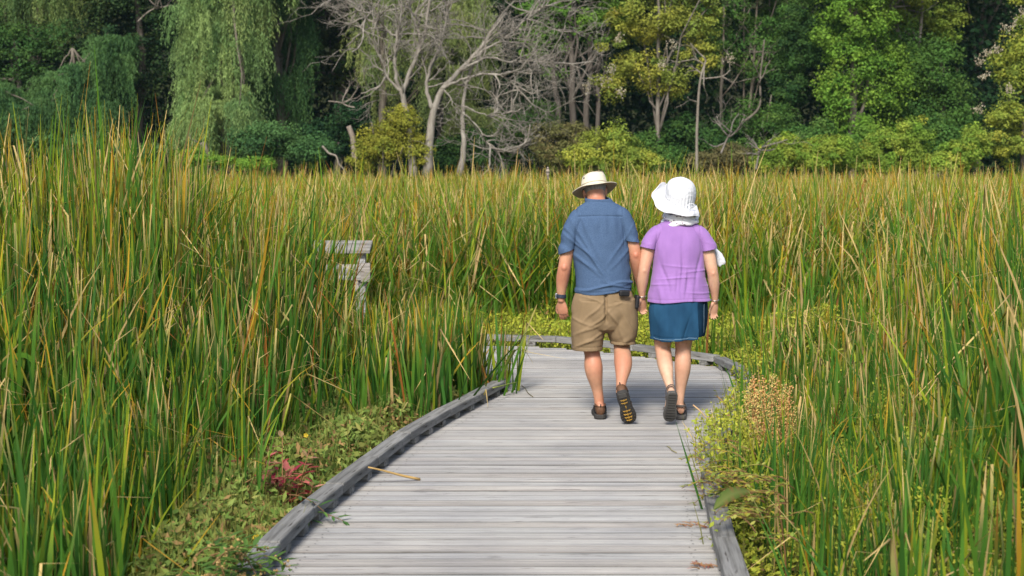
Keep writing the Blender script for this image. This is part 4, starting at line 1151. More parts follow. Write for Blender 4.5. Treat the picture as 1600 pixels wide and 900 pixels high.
def loft(rings, sub=6, sides=22, ref=(1, 0, 0), cap=.5, power=2.0):
    """closed tube through (x, y, z, rx, ry): rx runs along ref, ry across it; rounded ends"""
    A = catmull(rings, (len(rings) - 1) * sub + 1)
    P, rx, ry = A[:, :3], np.maximum(A[:, 3], .002), np.maximum(A[:, 4], .002)
    T = np.gradient(P, axis=0); T /= np.linalg.norm(T, axis=1)[:, None] + 1e-9
    if cap:
        def ends(p, t, a, b):
            s = min(a, b) * cap
            return [(p + t * s * math.sin(q), a * math.cos(q), b * math.cos(q)) for q in (.5, .95, 1.35)]
        e0 = ends(P[0], -T[0], rx[0], ry[0])[::-1]; e1 = ends(P[-1], T[-1], rx[-1], ry[-1])
        P = np.vstack([[e[0] for e in e0], P, [e[0] for e in e1]])
        rx = np.concatenate([[e[1] for e in e0], rx, [e[1] for e in e1]]); ry = np.concatenate([[e[2] for e in e0], ry, [e[2] for e in e1]])
        T = np.vstack([np.tile(T[0], (3, 1)), T, np.tile(T[-1], (3, 1))])
    ref = np.asarray(ref, dtype=float)
    U = ref[None, :] - T * (T @ ref)[:, None]; U /= np.linalg.norm(U, axis=1)[:, None] + 1e-9
    W = np.cross(T, U)
    a = np.arange(sides) * 2 * math.pi / sides
    ca, sa = np.cos(a), np.sin(a)
    if power != 2:
        ca = np.sign(ca) * np.abs(ca) ** (2 / power); sa = np.sign(sa) * np.abs(sa) ** (2 / power)
    V = P[:, None] + U[:, None] * (rx[:, None] * ca)[..., None] + W[:, None] * (ry[:, None] * sa)[..., None]
    n = len(P); Q = []
    for i in range(n - 1):
        for j in range(sides):
            k = (j + 1) % sides
            Q.append((i * sides + j, i * sides + k, (i + 1) * sides + k, (i + 1) * sides + j))
    Q.append(tuple(range(sides))[::-1]); Q.append(tuple((n - 1) * sides + j for j in range(sides)))
    return V.reshape(-1, 3), Q


def ellipsoid(c, r, n=14, M=None):
    V, Q = [], []
    for i in range(n + 1):
        th = math.pi * i / n
        th = min(max(th, .05), math.pi - .05)
        for j in range(2 * n):
            ph = math.pi * j / n
            V.append((r[0] * math.sin(th) * math.cos(ph), r[1] * math.sin(th) * math.sin(ph), r[2] * math.cos(th)))
    for i in range(n):
        for j in range(2 * n):
            k = (j + 1) % (2 * n)
            Q.append((i * 2 * n + j, (i + 1) * 2 * n + j, (i + 1) * 2 * n + k, i * 2 * n + k))
    Q.append(tuple(range(2 * n))); Q.append(tuple(n * 2 * n + j for j in range(2 * n))[::-1])
    V = np.array(V)
    if M is not None: V = np.array([M @ Vector(v) for v in V])
    return V + np.array(c), Q


def blend(pieces, voxel, smooth=6, sf=.5):
    """one continuous skin over all the closed pieces"""
    m = MB()
    for V, Q in pieces: m.add(V, Q)
    me = m.mesh('tmp'); o = bpy.data.objects.new('tmp', me); col.objects.link(o)
    rm = o.modifiers.new('r', 'REMESH'); rm.mode = 'VOXEL'; rm.voxel_size = voxel
    if smooth:
        sm = o.modifiers.new('s', 'SMOOTH'); sm.factor = sf; sm.iterations = smooth
    dg = bpy.context.evaluated_depsgraph_get()
    out = bpy.data.meshes.new_from_object(o.evaluated_get(dg))
    bpy.data.objects.remove(o); bpy.data.meshes.remove(me)
    return out


def coords(me):
    V = np.empty(len(me.vertices) * 3, dtype=np.float32); me.vertices.foreach_get('co', V); return V.reshape(-1, 3).astype(float)


def normals(me):
    V = np.empty(len(me.vertices) * 3, dtype=np.float32); me.vertex_normals.foreach_get('vector', V); return V.reshape(-1, 3).astype(float)


def push_out(me, f, dirs=None):
    """move every point along its normal by f(x, y, z, n)"""
    V = coords(me); N = normals(me)
    V = V + N * f(V, N)[:, None]
    me.vertices.foreach_set('co', V.astype(np.float32).ravel()); me.update()


def set_col(me, C):
    a = me.attributes.new('Col', 'FLOAT_COLOR', 'POINT')
    C4 = np.ones((len(me.vertices), 4), dtype=np.float32); C4[:, :3] = C
    a.data.foreach_set('color', C4.ravel())


def cut(me, keep):
    """open a closed garment: drop the faces whose centre fails keep(P)"""
    b = bmesh.new(); b.from_mesh(me)
    P = np.array([f.calc_center_median() for f in b.faces])
    k = keep(P)
    bmesh.ops.delete(b, geom=[f for f, q in zip(b.faces, k) if not q], context='FACES')
    b.to_mesh(me); b.free(); me.update()


def slice_off(me, co, no):
    """cut a garment cleanly along a plane and drop what lies beyond it"""
    b = bmesh.new(); b.from_mesh(me)
    bmesh.ops.bisect_plane(b, geom=b.verts[:] + b.edges[:] + b.faces[:], plane_co=co, plane_no=no, clear_outer=True, dist=.0005)
    b.to_mesh(me); b.free(); me.update()


def join(meshes):
    b = bmesh.new()
    for q in meshes: b.from_mesh(q)
    me = bpy.data.meshes.new('garment'); b.to_mesh(me); b.free(); me.update()
    return me


def hem_wave(me, z0, f, reach=.05):
    V = coords(me); V[:, 2] += f(V[:, 0], V[:, 1]) * smoothstep(z0 + reach, z0, V[:, 2])
    me.vertices.foreach_set('co', V.astype(np.float32).ravel()); me.update()


def garment(name, me, m, root, thick=.004, smooth=True):
    o = link(name, me, m, root, smooth)
    s = o.modifiers.new('thickness', 'SOLIDIFY'); s.thickness = thick; s.offset = -1
    return o


def vnoise(V, sc, s=0.0):
    sc = np.asarray(sc, dtype=float)
    return np.array([mnoise.noise(Vector((v[0] * sc[0] + s, v[1] * sc[1] + s * .7, v[2] * sc[2] - s))) for v in V])


def ridge(d, w):
    """soft fold profile over the signed distance d"""
    return np.exp(-(d / w) ** 2)


# a hand: palm + four fingers + thumb as pieces; wrist at origin, fingers along -Z, palm facing `palm` (+/-X), thumb towards +Y
def hand_pieces(M, sx, size=1.0, curl=.35, spread=.1, curls=None):
    """sx: +1 palm looks to +X, -1 to -X.  M places it (4x4)."""
    out = []

    def put(rings, sides=12, ref=(0, 1, 0), sub=4):
        rings = [(a[0] * size, a[1] * size, a[2] * size, a[3] * size, a[4] * size) for a in rings]
        V, Q = loft(rings, sub, sides, ref, cap=.9)
        out.append((np.array([M @ Vector(v) for v in V]), Q))
    # wrist and palm (rx along y = width)
    put([(0, 0, .03, .026, .020), (0, 0, -.005, .027, .019), (sx * .004, 0, -.04, .038, .018), (sx * .006, 0, -.075, .042, .016), (sx * .008, 0, -.098, .040, .013)], 16)
    cs = curls or [curl] * 4
    for k, (y, L_, rad) in enumerate(((.030, .068, .0088), (.0105, .076, .0092), (-.0095, .071, .0088), (-.0285, .056, .0078))):
        a = cs[k]; p = np.array([sx * .008, y, -.088]); ang = .12 + a * .25
        rings = [(p[0], p[1], p[2] + .012, rad * 1.08, rad * 1.08)]
        for j, seg in enumerate((.46, .30, .24)):
            d = np.array([sx * math.sin(ang), spread * y * 6 * (1 - j * .4), -math.cos(ang)]); d /= np.linalg.norm(d)
            q = p + d * L_ * seg
            rr = rad * (1 - .1 * (j + 1))
            rings.append(((p[0] + q[0]) / 2, (p[1] + q[1]) / 2, (p[2] + q[2]) / 2, rr * .98, rr * .98))
            rings.append((q[0], q[1], q[2], rr * 1.03 if j < 2 else rr * .86, rr * 1.03 if j < 2 else rr * .86))
            p = q; ang += a * (1.0 if j == 0 else .8)
        put(rings, 10, (0, 1, 0), 3)
    # thumb from the side of the palm near its base
    put([(sx * .006, .018, -.022, .015, .014), (sx * .014, .040, -.045, .0125, .012), (sx * .020, .053, -.070, .0105, .010), (sx * .024, .055, -.088, .0100, .0095), (sx * .027, .052, -.104, .0078, .0075)], 10, (1, 0, 0), 4)
    return out


def frame(o, down, palm_x):
    """matrix with local -Z along `down` and local +X near palm_x"""
    z = -Vector(down).normalized()
    x = Vector(palm_x); x = (x - z * x.dot(z)).normalized()
    y = z.cross(x)
    M = Matrix((x, y, z)).transposed().to_4x4(); M.translation = Vector(o)
    return M


def foot_frame(heel, fwd, up):
    y = Vector(fwd).normalized(); z = Vector(up); z = (z - y * z.dot(y)).normalized(); x = y.cross(z)
    M = Matrix((x, y, z)).transposed().to_4x4(); M.translation = Vector(heel)
    return M


def xf(M, VQ): return np.array([M @ Vector(v) for v in VQ[0]]), VQ[1]


SOLE = [(0, .018), (.012, .030), (.035, .037), (.075, .037), (.115, .034), (.15, .036), (.19, .044), (.225, .047), (.255, .042), (.28, .030), (.293, .014)]


def sole_mesh(mb, M, sx, w=1.0, L_=1.0, t=.03, c=(.05, .048, .045), bend=.03):
    """foot-shaped sole, curved inwards a little; sx=+1 right foot"""
    pts = []
    for (y, h) in SOLE: pts.append((h * w - sx * bend * (y - .1) * .5, y * L_))
    for (y, h) in SOLE[::-1]: pts.append((-h * w - sx * bend * (y - .1) * .5, y * L_))
    n = len(pts); cx = np.mean([p[0] for p in pts]); cy = np.mean([p[1] for p in pts])
    rows = [(.93, 0), (1, .005), (1, t * .8), (.96, t)]
    V = []
    for s, z in rows:
        for (x, y) in pts:
            toe = max(0, y - .22 * L_) ** 2 * 2.0
            V.append(M @ Vector((cx + (x - cx) * s, cy + (y - cy) * (1 - (1 - s) * .5), z + toe)))
    Q = []
    for i in range(3):
        for j in range(n):
            k = (j + 1) % n; Q.append((i * n + j, i * n + k, (i + 1) * n + k, (i + 1) * n + j))
    Q.append(tuple(range(n))[::-1]); Q.append(tuple(3 * n + j for j in range(n)))
    mb.add([tuple(v) for v in V], Q, c)


def head_pieces(c, tilt, roll, yaw=0.0, s=1.0):
    """head with face; c = centre of the skull, +Y is where it looks"""
    M = Matrix.Translation(c) @ Matrix.Rotation(yaw, 4, 'Z') @ Matrix.Rotation(roll, 4, 'Y') @ Matrix.Rotation(-tilt, 4, 'X')
    P = []

    def e(cc, r): P.append(xf(M, ellipsoid(np.array(cc) * s, np.array(r) * s, 10)))
    e((0, -.008, .03), (.078, .096, .088)); e((0, .03, -.03), (.064, .068, .085)); e((0, .055, -.085), (.036, .035, .03))
    e((0, .1, -.02), (.014, .022, .02)); e((0, .092, 0), (.011, .016, .03)); e((0, .08, .03), (.055, .02, .012))       # nose, brow
    e((0, .09, -.058), (.024, .012, .006)); e((0, .088, -.068), (.021, .012, .007))                                          # lips
    for q in (-1, 1):
        e((q * .030, .078, .008), (.014, .012, .011)); e((q * .042, .062, -.03), (.022, .03, .022))
        e((q * .080, -.004, -.012), (.009, .020, .034)); e((q * .084, -.012, 0), (.009, .014, .022)); e((q * .078, .002, -.04), (.008, .012, .012))
    return P, M


def skin_colour(me, base, red, spots, s=0.0):
    V = coords(me)
    n = vnoise(V, (9, 9, 9), s) * .5 + vnoise(V, (38, 38, 38), s + 4) * .35
    C = np.array(base)[None, :] * (1 + .34 * n[:, None])
    f = np.clip(.28 + .7 * vnoise(V, (5, 5, 5), s + 9), 0, .5)
    for (p, rad, a) in spots: f = np.maximum(f, a * np.exp(-((V - np.array(p)) ** 2).sum(1) / rad ** 2))
    C = C * (1 - f[:, None]) + np.array(red)[None, :] * f[:, None]
    set_col(me, C)


def build_man(root):
    SKIN = mat('skin', rough=.5, spec=.35, attr=True, sss=.12)
    # ------------------------------------------------ body
    B = []
    add = B.append
    add(loft([(-.01, 0, .80, .15, .11), (-.01, 0, .95, .165, .12), (-.02, .0, 1.12, .16, .115), (-.035, .0, 1.30, .175, .115), (-.045, .0, 1.44, .165, .10), (-.055, .0, 1.53, .12, .08), (-.065, .015, 1.58, .066, .066)], sides=28))
    add(loft([(-.06, .01, 1.52, .068, .066), (-.068, .035, 1.60, .067, .066), (-.075, .06, 1.66, .066, .070)]))
    hp, HM = head_pieces((-.077, .085, 1.66), .42, -.07, .05)
    B += hp
    # arms
    add(loft([(-.185, .0, 1.46, .056, .056), (-.235, -.005, 1.40, .056, .058), (-.272, -.012, 1.27, .050, .055), (-.297, -.022, 1.13, .047, .050), (-.303, -.02, 1.09, .048, .050), (-.312, .0, 1.03, .048, .048), (-.320, .02, .95, .038, .040), (-.322, .032, .885, .028, .032), (-.322, .036, .86, .027, .031)]))
    add(loft([(.10, .0, 1.48, .054, .056), (.148, -.005, 1.43, .056, .056), (.185, -.012, 1.32, .049, .054), (.212, -.02, 1.21, .047, .050), (.222, -.012, 1.16, .047, .049), (.240, .03, 1.08, .044, .045), (.258, .075, .99, .033, .034), (.266, .098, .94, .027, .029), (.268, .104, .925, .026, .029)]))
    add(ellipsoid((-.304, -.062, 1.11), (.022, .020, .026))); add(ellipsoid((.215, -.058, 1.20), (.021, .020, .026)))
    B += hand_pieces(frame((-.322, .040, .865), (.12, .10, -1), (.45, .85, .1)), 1, 1.04, .35, .16, [.26, .36, .44, .52])
    # left leg (planted) and right leg (swinging back)
    add(loft([(-.11, 0, .88, .10, .105), (-.118, .01, .68, .085, .09), (-.105, .02, .53, .063, .066), (-.094, .012, .47, .058, .062), (-.086, -.010, .385, .067, .070), (-.078, -.008, .32, .061, .064), (-.058, .008, .22, .042, .044), (-.044, .012, .14, .036, .040), (-.040, .02, .09, .036, .044)], sides=24))
    add(loft([(.095, 0, .88, .10, .105), (.11, .015, .68, .085, .09), (.122, .03, .56, .063, .066), (.124, .0, .50, .060, .062), (.126, -.078, .435, .066, .069), (.122, -.134, .385, .060, .063), (.106, -.21, .315, .041, .043), (.096, -.27, .265, .034, .038), (.092, -.30, .235, .034, .040)], sides=24))
    FL = foot_frame((-.035, -.07, .028), (.0, 1, 0), (0, 0, 1))
    FR = foot_frame((.090, -.385, .262), (.075, .13, -.235), (-.05, .86, .47))
    for M in (FL, FR):
        add(xf(M, loft([(0, .03, .05, .030, .035), (0, .09, .05, .034, .04), (0, .16, .035, .038, .028), (0, .22, .022, .040, .018)])))
    me = blend(B, .0052, 5)
    skin_colour(me, (.44, .235, .145), (.43, .15, .09), [((-.304, -.07, 1.11), .05, .7), ((.215, -.07, 1.20), .055, .8), ((-.07, -.03, 1.60), .075, .75), ((-.30, .05, .80), .09, .45), ((.27, .1, .9), .09, .45)], 1)
    link('body', me, SKIN, root, True)
    # ------------------------------------------------ hair
    H = [xf(HM, ellipsoid((0, -.016, .032), (.0835, .0955, .090), 14))]
    me = blend(H, .006, 2)
    HI = HM.inverted()

    def keep_hair(P):
        L_ = np.array([HI @ Vector(p) for p in P]); return (L_[:, 2] > -.028 - .1 * np.abs(L_[:, 0]) + .25 * (L_[:, 1] + .02)) & (L_[:, 1] < .05)
    cut(me, keep_hair); push_out(me, lambda V, N: .002 * vnoise(V, (90, 90, 30), 3))
    garment('hair', me, mat('grey_hair', (.33, .32, .31), .7, .25, var=(.17, .165, .16), scale=(160, 160, 30), bump=.002, bscale=(220, 220, 30)), root, .003)
    # ------------------------------------------------ shirt
    torso = blend([loft([(-.012, .0, .86, .212, .158), (-.014, .0, .93, .206, .158), (-.018, .0, 1.02, .203, .155), (-.025, .0, 1.12, .204, .150), (-.037, .0, 1.25, .210, .145), (-.046, .0, 1.38, .208, .135), (-.052, .0, 1.46, .198, .120), (-.056, .0, 1.515, .188, .106), (-.059, .002, 1.553, .155, .094), (-.061, .006, 1.580, .108, .084), (-.064, .011, 1.606, .084, .078), (-.066, .016, 1.65, .080, .075)], sides=36)], .0052, 3)
    slv = [blend([loft([(-.12, .0, 1.495, .065, .078), (-.195, .0, 1.462, .074, .086), (-.243, -.006, 1.39, .068, .082), (-.267, -.012, 1.30, .062, .077), (-.279, -.016, 1.24, .061, .075), (-.290, -.018, 1.13, .062, .075)], cap=.3)], .0052, 3),
           blend([loft([(.01, .0, 1.515, .065, .078), (.095, .0, 1.485, .073, .084), (.146, -.006, 1.42, .066, .080), (.171, -.012, 1.35, .060, .075), (.186, -.016, 1.30, .058, .073), (.205, -.018, 1.20, .060, .073)], cap=.3)], .0052, 3)]
    slice_off(torso, (0, 0, .918), (0, 0, -1)); slice_off(torso, (0, .016, 1.615), (0, -.15, 1))
    slice_off(slv[0], (-.282, -.016, 1.225), (.35, 0, -.94)); slice_off(slv[1], (.187, -.016, 1.298), (-.12, 0, -1))
    me = join([torso] + slv)

    def folds(V, N):
        x, y, z = V.T
        back = smoothstep(-.02, .06, -y)
        f = .0035 * vnoise(V, (7, 7, 9), 2) + .0018 * vnoise(V, (22, 22, 14), 5)
        # slanting folds from the left armpit, upright ones under the yoke
        for k, (x0, z0, sl, w, a) in enumerate(((-.20, 1.27, -.9, .010, .006), (-.17, 1.25, -1.25, .011, .006), (-.13, 1.24, -1.6, .012, .0045), (-.20, 1.18, -.6, .011, .005), (-.09, 1.28, -2.2, .012, .003), (.10, 1.28, 1.6, .010, .004), (.13, 1.22, 1.1, .011, .004), (-.14, 1.12, -.75, .011, .004))):
            d = ((z - z0) - sl * -(x - x0) * -1) / math.hypot(1, sl)
            along = ridge((x - x0 + (z - z0) * .2), .12)
            f += a * ridge(d + .008 * np.sin(17 * x + k), w) * along * back
        # sagging sideways folds over the waist
        for k, (zc, w, a) in enumerate(((.985, .009, .007), (.955, .008, .008), (.925, .009, .007), (1.02, .011, .004), (.90, .007, .004))):
            zz = zc + .022 * np.sin(7 * x + k * 1.3) + .01 * np.sin(19 * x + k)
            f += a * ridge(z - zz, w) * (.45 + .55 * np.sin(9 * x + 2.1 * k)) * smoothstep(-.2, .05, 1 - np.abs(x) * 2)
        # yoke seam and the pleats hanging from it
        f += -.0045 * ridge(z - 1.476 - .01 * np.cos(8 * (x + .05)), .0045) * back * (np.abs(x + .05) < .165)
        f *= 1.45
        f += .0035 * np.sin((x + .05) * 95 + 2 * np.sin(z * 8)) * ridge(z - 1.425, .05) * back * (np.abs(x + .05) < .15)
        # armhole seams and the collar roll
        f += -.003 * ridge(np.abs(x + .05) - .172 - .035 * (1.42 - z), .006) * smoothstep(1.22, 1.30, z)
        f += .006 * ridge(z - 1.600, .012) * (np.abs(x + .065) < .13)
        f += -.003 * ridge(z - 1.584, .004) * (np.abs(x + .065) < .12)
        # sleeve creases
        f += .004 * np.sin(60 * z + 30 * x) * smoothstep(.19, .24, np.abs(x + .05)) * smoothstep(1.40, 1.34, z)
        f += -.0025 * ridge(z - .938, .003)
        return f
    push_out(me, folds)
    hem_wave(me, .918, lambda x, y: .008 * np.sin(9 * x + 1) + .006 * np.sin(21 * x) + .022 * smoothstep(.04, .13, x) * (y < 0))
    SH = mat('blue_shirt', (.072, .118, .205), .9, .10, var=(.046, .080, .150), scale=(120, 120, 260), nscale=1, bump=.0012, bscale=(420, 420, 420), detail=2)
    garment('shirt', me, SH, root, .004)
    # ------------------------------------------------ shorts
    S = [loft([(-.012, 0, .70, .205, .140), (-.01, -.005, .78, .238, .160), (-.012, -.004, .86, .233, .157), (-.014, 0, .94, .200, .145)], sides=32),
         loft([(-.10, 0, .86, .135, .145), (-.124, 0, .70, .126, .138), (-.128, .0, .60, .118, .132), (-.129, .01, .52, .113, .128), (-.130, .012, .485, .112, .126)], sides=26, cap=.05),
         loft([(.09, 0, .86, .138, .145), (.122, .002, .70, .122, .135), (.130, .008, .62, .110, .128), (.130, .012, .56, .099, .120), (.130, .010, .515, .096, .116)], sides=26, cap=.05)]
    me = blend(S, .0055, 4)

    def sf(V, N):
        x, y, z = V.T
        back = smoothstep(.0, .07, -y)
        f = .005 * vnoise(V, (6, 6, 8), 12) + .0028 * vnoise(V, (16, 16, 11), 17)
        f -= .018 * ridge(x + .004 + .02 * (z - .8), .012) * smoothstep(.70, .74, z) * back          # seat seam
        for k, (x0, z0, sl, w, a) in enumerate(((-.09, .80, 1.1, .010, .007), (-.05, .74, .8, .010, .007), (-.14, .66, .5, .011, .006), (-.10, .60, .6, .010, .006), (-.17, .72, -.4, .010, .005), (.05, .76, -1.2, .011, .007), (.10, .66, -2.4, .012, .006), (.16, .70, -1.6, .011, .005), (-.15, .56, .35, .010, .006), (.08, .86, .4, .01, .004), (-.1, .88, -.3, .009, .004))):
            d = ((z - z0) - sl * (x - x0)) / math.hypot(1, sl)
            f += a * ridge(d + .007 * np.sin(23 * x + 11 * z + k), w) * ridge(np.hypot(x - x0, z - z0), .11) * back
        f *= 1.3
        f += .006 * np.sin(55 * (z + .35 * np.abs(x - .13)) + 4 * np.sin(20 * x)) * ridge(z - .565, .035) * (x > .03)      # bunched hem above the bent knee
        f += -.003 * ridge(z - .532, .004) * (x < 0) + -.003 * ridge(z - .567, .004) * (x > .02)
        f += -.004 * ridge(z - .865 + .03 * (x - .1), .004) * back * ((np.abs(x - .115) < .065) | (np.abs(x + .125) < .06))
        return f
    push_out(me, sf)
    cut(me, lambda P: (P[:, 2] > np.where(P[:, 0] < .001, .503 + .02 * (P[:, 0] + .13), .548 + .12 * np.maximum(0, P[:, 1]) - .03 * (P[:, 0] - .13))) & (P[:, 2] < .945))
    garment('shorts', me, mat('khaki_cotton', (.225, .160, .094), .88, .10, var=(.19, .134, .076), scale=(14, 14, 14), bump=.0008, bscale=(500, 500, 500)), root, .005)
    # ------------------------------------------------ shoes
    LEATHER = mat('brown_leather', (.125, .062, .032), .6, .3, var=(.085, .042, .023), scale=(40, 40, 40), bump=.001, bscale=(160, 160, 160))
    RUB = mat('sole_rubber', attr=True, rough=.8, spec=.25, bump=.0015, bscale=(240, 240, 240)); DARK = mat('dark_web', (.012, .012, .013), .8, .2)
    for M, sx, is_up in ((FL, -1, False), (FR, 1, True)):
        M = M @ Matrix.Translation((0, 0, -.028))
        sh = empty('shoe'); sh.parent = root
        mb = MB(); sole_mesh(mb, M, sx, 1.22, 1.02, .034, (.040, .038, .036)); mb.build('sole', RUB, sh, smooth=False, bevel=.002)
        up = [xf(M, loft([(0, .012, .058, .032, .040), (0, .05, .066, .038, .050), (0, .10, .066, .040, .048), (0, .16, .054, .045, .036), (-sx * .004, .22, .044, .049, .026), (-sx * .006, .265, .038, .040, .018), (-sx * .007, .285, .034, .022, .012)], cap=.6, sides=20))]
        me = blend(up, .004, 3)
        push_out(me, lambda V, N: .0012 * vnoise(V, (60, 60, 60), 4))
        MI = M.inverted()

        def kp(P):
            L_ = np.array([MI @ Vector(p) for p in P]); return ~((L_[:, 2] > .088) & (L_[:, 1] < .13) & (np.abs(L_[:, 0]) < .034))
        cut(me, kp); garment('upper', me, LEATHER, sh, .004)
        mb = MB()
        rim = [(.036 * math.cos(a) * 1.03, .062 + .064 * math.sin(a), .096 + .006 * math.cos(2 * a)) for a in np.linspace(0, 2 * math.pi, 22)]
        mb.tube([tuple(M @ Vector(v)) for v in rim], .0055, 7, cap=False); mb.build('collar', LEATHER, sh, smooth=True)
        mb = MB(); mb.tube([tuple(M @ Vector(v)) for v in ((0, .000, .085), (0, -.010, .100), (0, -.008, .110), (0, .002, .106), (0, .006, .095))], .0045, 6); mb.build('heel_loop', DARK, sh, smooth=True)
        mb = MB()
        for q in (-1, 1):
            for (y0, y1, z0, z1) in ((.03, .075, .045, .088), (.085, .12, .045, .085), (.13, .17, .045, .075)):
                mb.tube([tuple(M @ Vector((q * .041, y0, z0))), tuple(M @ Vector((q * .043, (y0 + y1) / 2, (z0 + z1) / 2 + .004))), tuple(M @ Vector((q * .040, y1, z1)))], .0036, 6)
        mb.build('strap', DARK, sh, smooth=True)
        # tread: yellow leaf-like lugs and dark bars
        mb = MB(); db = MB()

        def lug(cx, cy, a, s):
            ca, sa = math.cos(a), math.sin(a)
            pts = [(0, -.3), (.26, .1), (0, 1), (-.26, .1)]
            V = [M @ Vector((cx + s * (x * ca - y * sa), cy + s * (x * sa + y * ca), zz)) for zz in (.002, -.004) for (x, y) in pts]
            mb.add([tuple(v) for v in V], [(4, 5, 6, 7), (0, 4, 7, 3), (0, 1, 5, 4), (1, 2, 6, 5), (2, 3, 7, 6)], (.40, .235, .045))
        for cy, sc in ((.066, .016), (.092, .016), (.165, .019), (.197, .020), (.226, .019), (.250, .015)):
            for an in (-.9, 0, .9): lug(-sx * .002, cy + .01, an + math.pi, sc)
            for q in (-1, 1): lug(q * sc * .95 - sx * .002, cy + .006, q * .75 + math.pi, sc * .75)
        lug(0, .125, 0, .018); lug(0, .14, math.pi, .016)
        for y in (.012, .022, .032, .042): db.box((-.0, y, -.001), (.05 + .2 * (y if y < .03 else .03), .004, .004), 0, (.10, .095, .09), M=M)
        for k in range(7):
            for q in (-1, 1): db.box((q * np.interp(.10 + k * .026, [a for a, b in SOLE], [b * .95 for a, b in SOLE]) - sx * .015 * (k * .026), .10 + k * .026, .0), (.010, .010, .005), q * .4, (.05, .047, .045), M=M)
        mb.build('tread', RUB, sh); db.build('tread_bars', RUB, sh)
    # ------------------------------------------------ watch
    wt = empty('wrist_watch'); wt.parent = root
    c = np.array([-.322, .032, .895]); mb = MB()
    ring = [tuple(c + np.array([.034 * math.cos(a), .037 * math.sin(a), -.003 * math.cos(a)])) for a in np.linspace(0, 2 * math.pi, 25)]
    for dz in (-.009, -.003, .003, .009): mb.tube(np.array(ring) + np.array([0, 0, dz]), .005, 6, cap=False)
    mb.build('strap', mat('navy_band', (.018, .028, .05), .6, .3), wt, smooth=True)
    mb = MB(); mb.box(c + np.array([-.036, .008, 0]), (.014, .034, .038), 0.0); mb.build('watch_case', mat('watch_metal', (.35, .37, .4), .3, .5, metal=.7), wt, bevel=.004)
    # ------------------------------------------------ hat
    CL = mat('cream_canvas', (.62, .575, .45), .9, .15, var=(.57, .52, .40), scale=(30, 30, 30), bump=.0008, bscale=(500, 500, 500))
    UN = mat('tan_lining', (.40, .31, .20), .9, .1)
    hat = empty('sun_hat'); hat.parent = root
    T = Matrix.Translation((-.077, .085, 1.682)) @ Matrix.Rotation(.06, 4, 'Z') @ Matrix.Rotation(-.12, 4, 'Y') @ Matrix.Rotation(-.27, 4, 'X')
    n = 48
    prof = [(1.0, 0), (.99, .015), (.955, .045), (.90, .075), (.835, .094), (.77, .101), (.55, .103), (.25, .100), (.02, .099)]
    V = []; 
    for (s_, z) in prof:
        for j in range(n):
            a = 2 * math.pi * j / n
            dent = -.012 * math.exp(-((math.cos(a)) ** 2) * 6) if s_ < .8 else 0
            V.append(T @ Vector((.098 * s_ * math.cos(a), .118 * s_ * math.sin(a), z + dent * 0 + .003 * math.sin(3 * a + 1) * (z > .05) + .006 * math.cos(a) * (z > .05))))
    Q = [(i * n + j, i * n + (j + 1) % n, (i + 1) * n + (j + 1) % n, (i + 1) * n + j) for i in range(len(prof) - 1) for j in range(n)]
    Q.append(tuple((len(prof) - 1) * n + j for j in range(n)))
    m = MB(); m.add([tuple(v) for v in V], Q); me = m.mesh('crown'); garment('crown', me, CL, hat, .004)
    # stitched band and seams
    m = MB()
    m.tube([tuple(T @ Vector((.099 * math.cos(a), .119 * math.sin(a), .026))) for a in np.linspace(0, 2 * math.pi, 40)], .0018, 5, cap=False)
    m.tube([tuple(T @ Vector((.080 * math.cos(a), .097 * math.sin(a), .098 + .006 * math.cos(a)))) for a in np.linspace(0, 2 * math.pi, 40)], .0022, 5, cap=False)
    m.build('seam', mat('seam_thread', (.47, .42, .32), .9, .1), hat, smooth=True)
    for (a, z) in ((math.pi * 1.19, .070),):
        m = MB(); q = T @ Vector((.089 * math.cos(a), .107 * math.sin(a), z)); V_, Q_ = ellipsoid((q.x, q.y, q.z), (.006, .006, .007), 6); m.add(V_, Q_); m.build('eyelet', DARK, hat, smooth=True)
    V = []; rows = 9
    for i in range(rows):
        f = i / (rows - 1)
        for j in range(n):
            a = 2 * math.pi * j / n
            rx, ry = .098 + .068 * f, .118 + .072 * f
            side = abs(math.cos(a)) ** 3
            z = .004 - .012 * f + .018 * side * f ** 1.5 * (1 if math.cos(a) > 0 else -.1) - .014 * f * max(0, math.sin(a)) - .006 * f * max(0, -math.sin(a)) + .003 * f * math.sin(5 * a)
            V.append(T @ Vector((rx * math.cos(a), ry * math.sin(a), z)))
    Q = [(i * n + j, (i + 1) * n + j, (i + 1) * n + (j + 1) % n, i * n + (j + 1) % n) for i in range(rows - 1) for j in range(n)]
    m = MB(); m.add([tuple(v) for v in V], Q); me = m.mesh('brim')
    o = link('brim', me, [CL, UN], hat, True); s = o.modifiers.new('thickness', 'SOLIDIFY'); s.thickness = .005; s.offset = 0; s.material_offset = 1; s.use_flip_normals = False
    # chin cords
    for q in (-1, 1):
        m = MB(); m.tube(catmull([tuple(T @ Vector((q * .088, -.015, -.002))), (-.077 + q * .084, .075, 1.655), (-.072 + q * .078, .10, 1.615), (-.07 + q * .05, .15, 1.57)], 14), .0032, 6, (.12, .03, .02)); m.build('chin_cord', STEM, hat, smooth=True)
    return HM


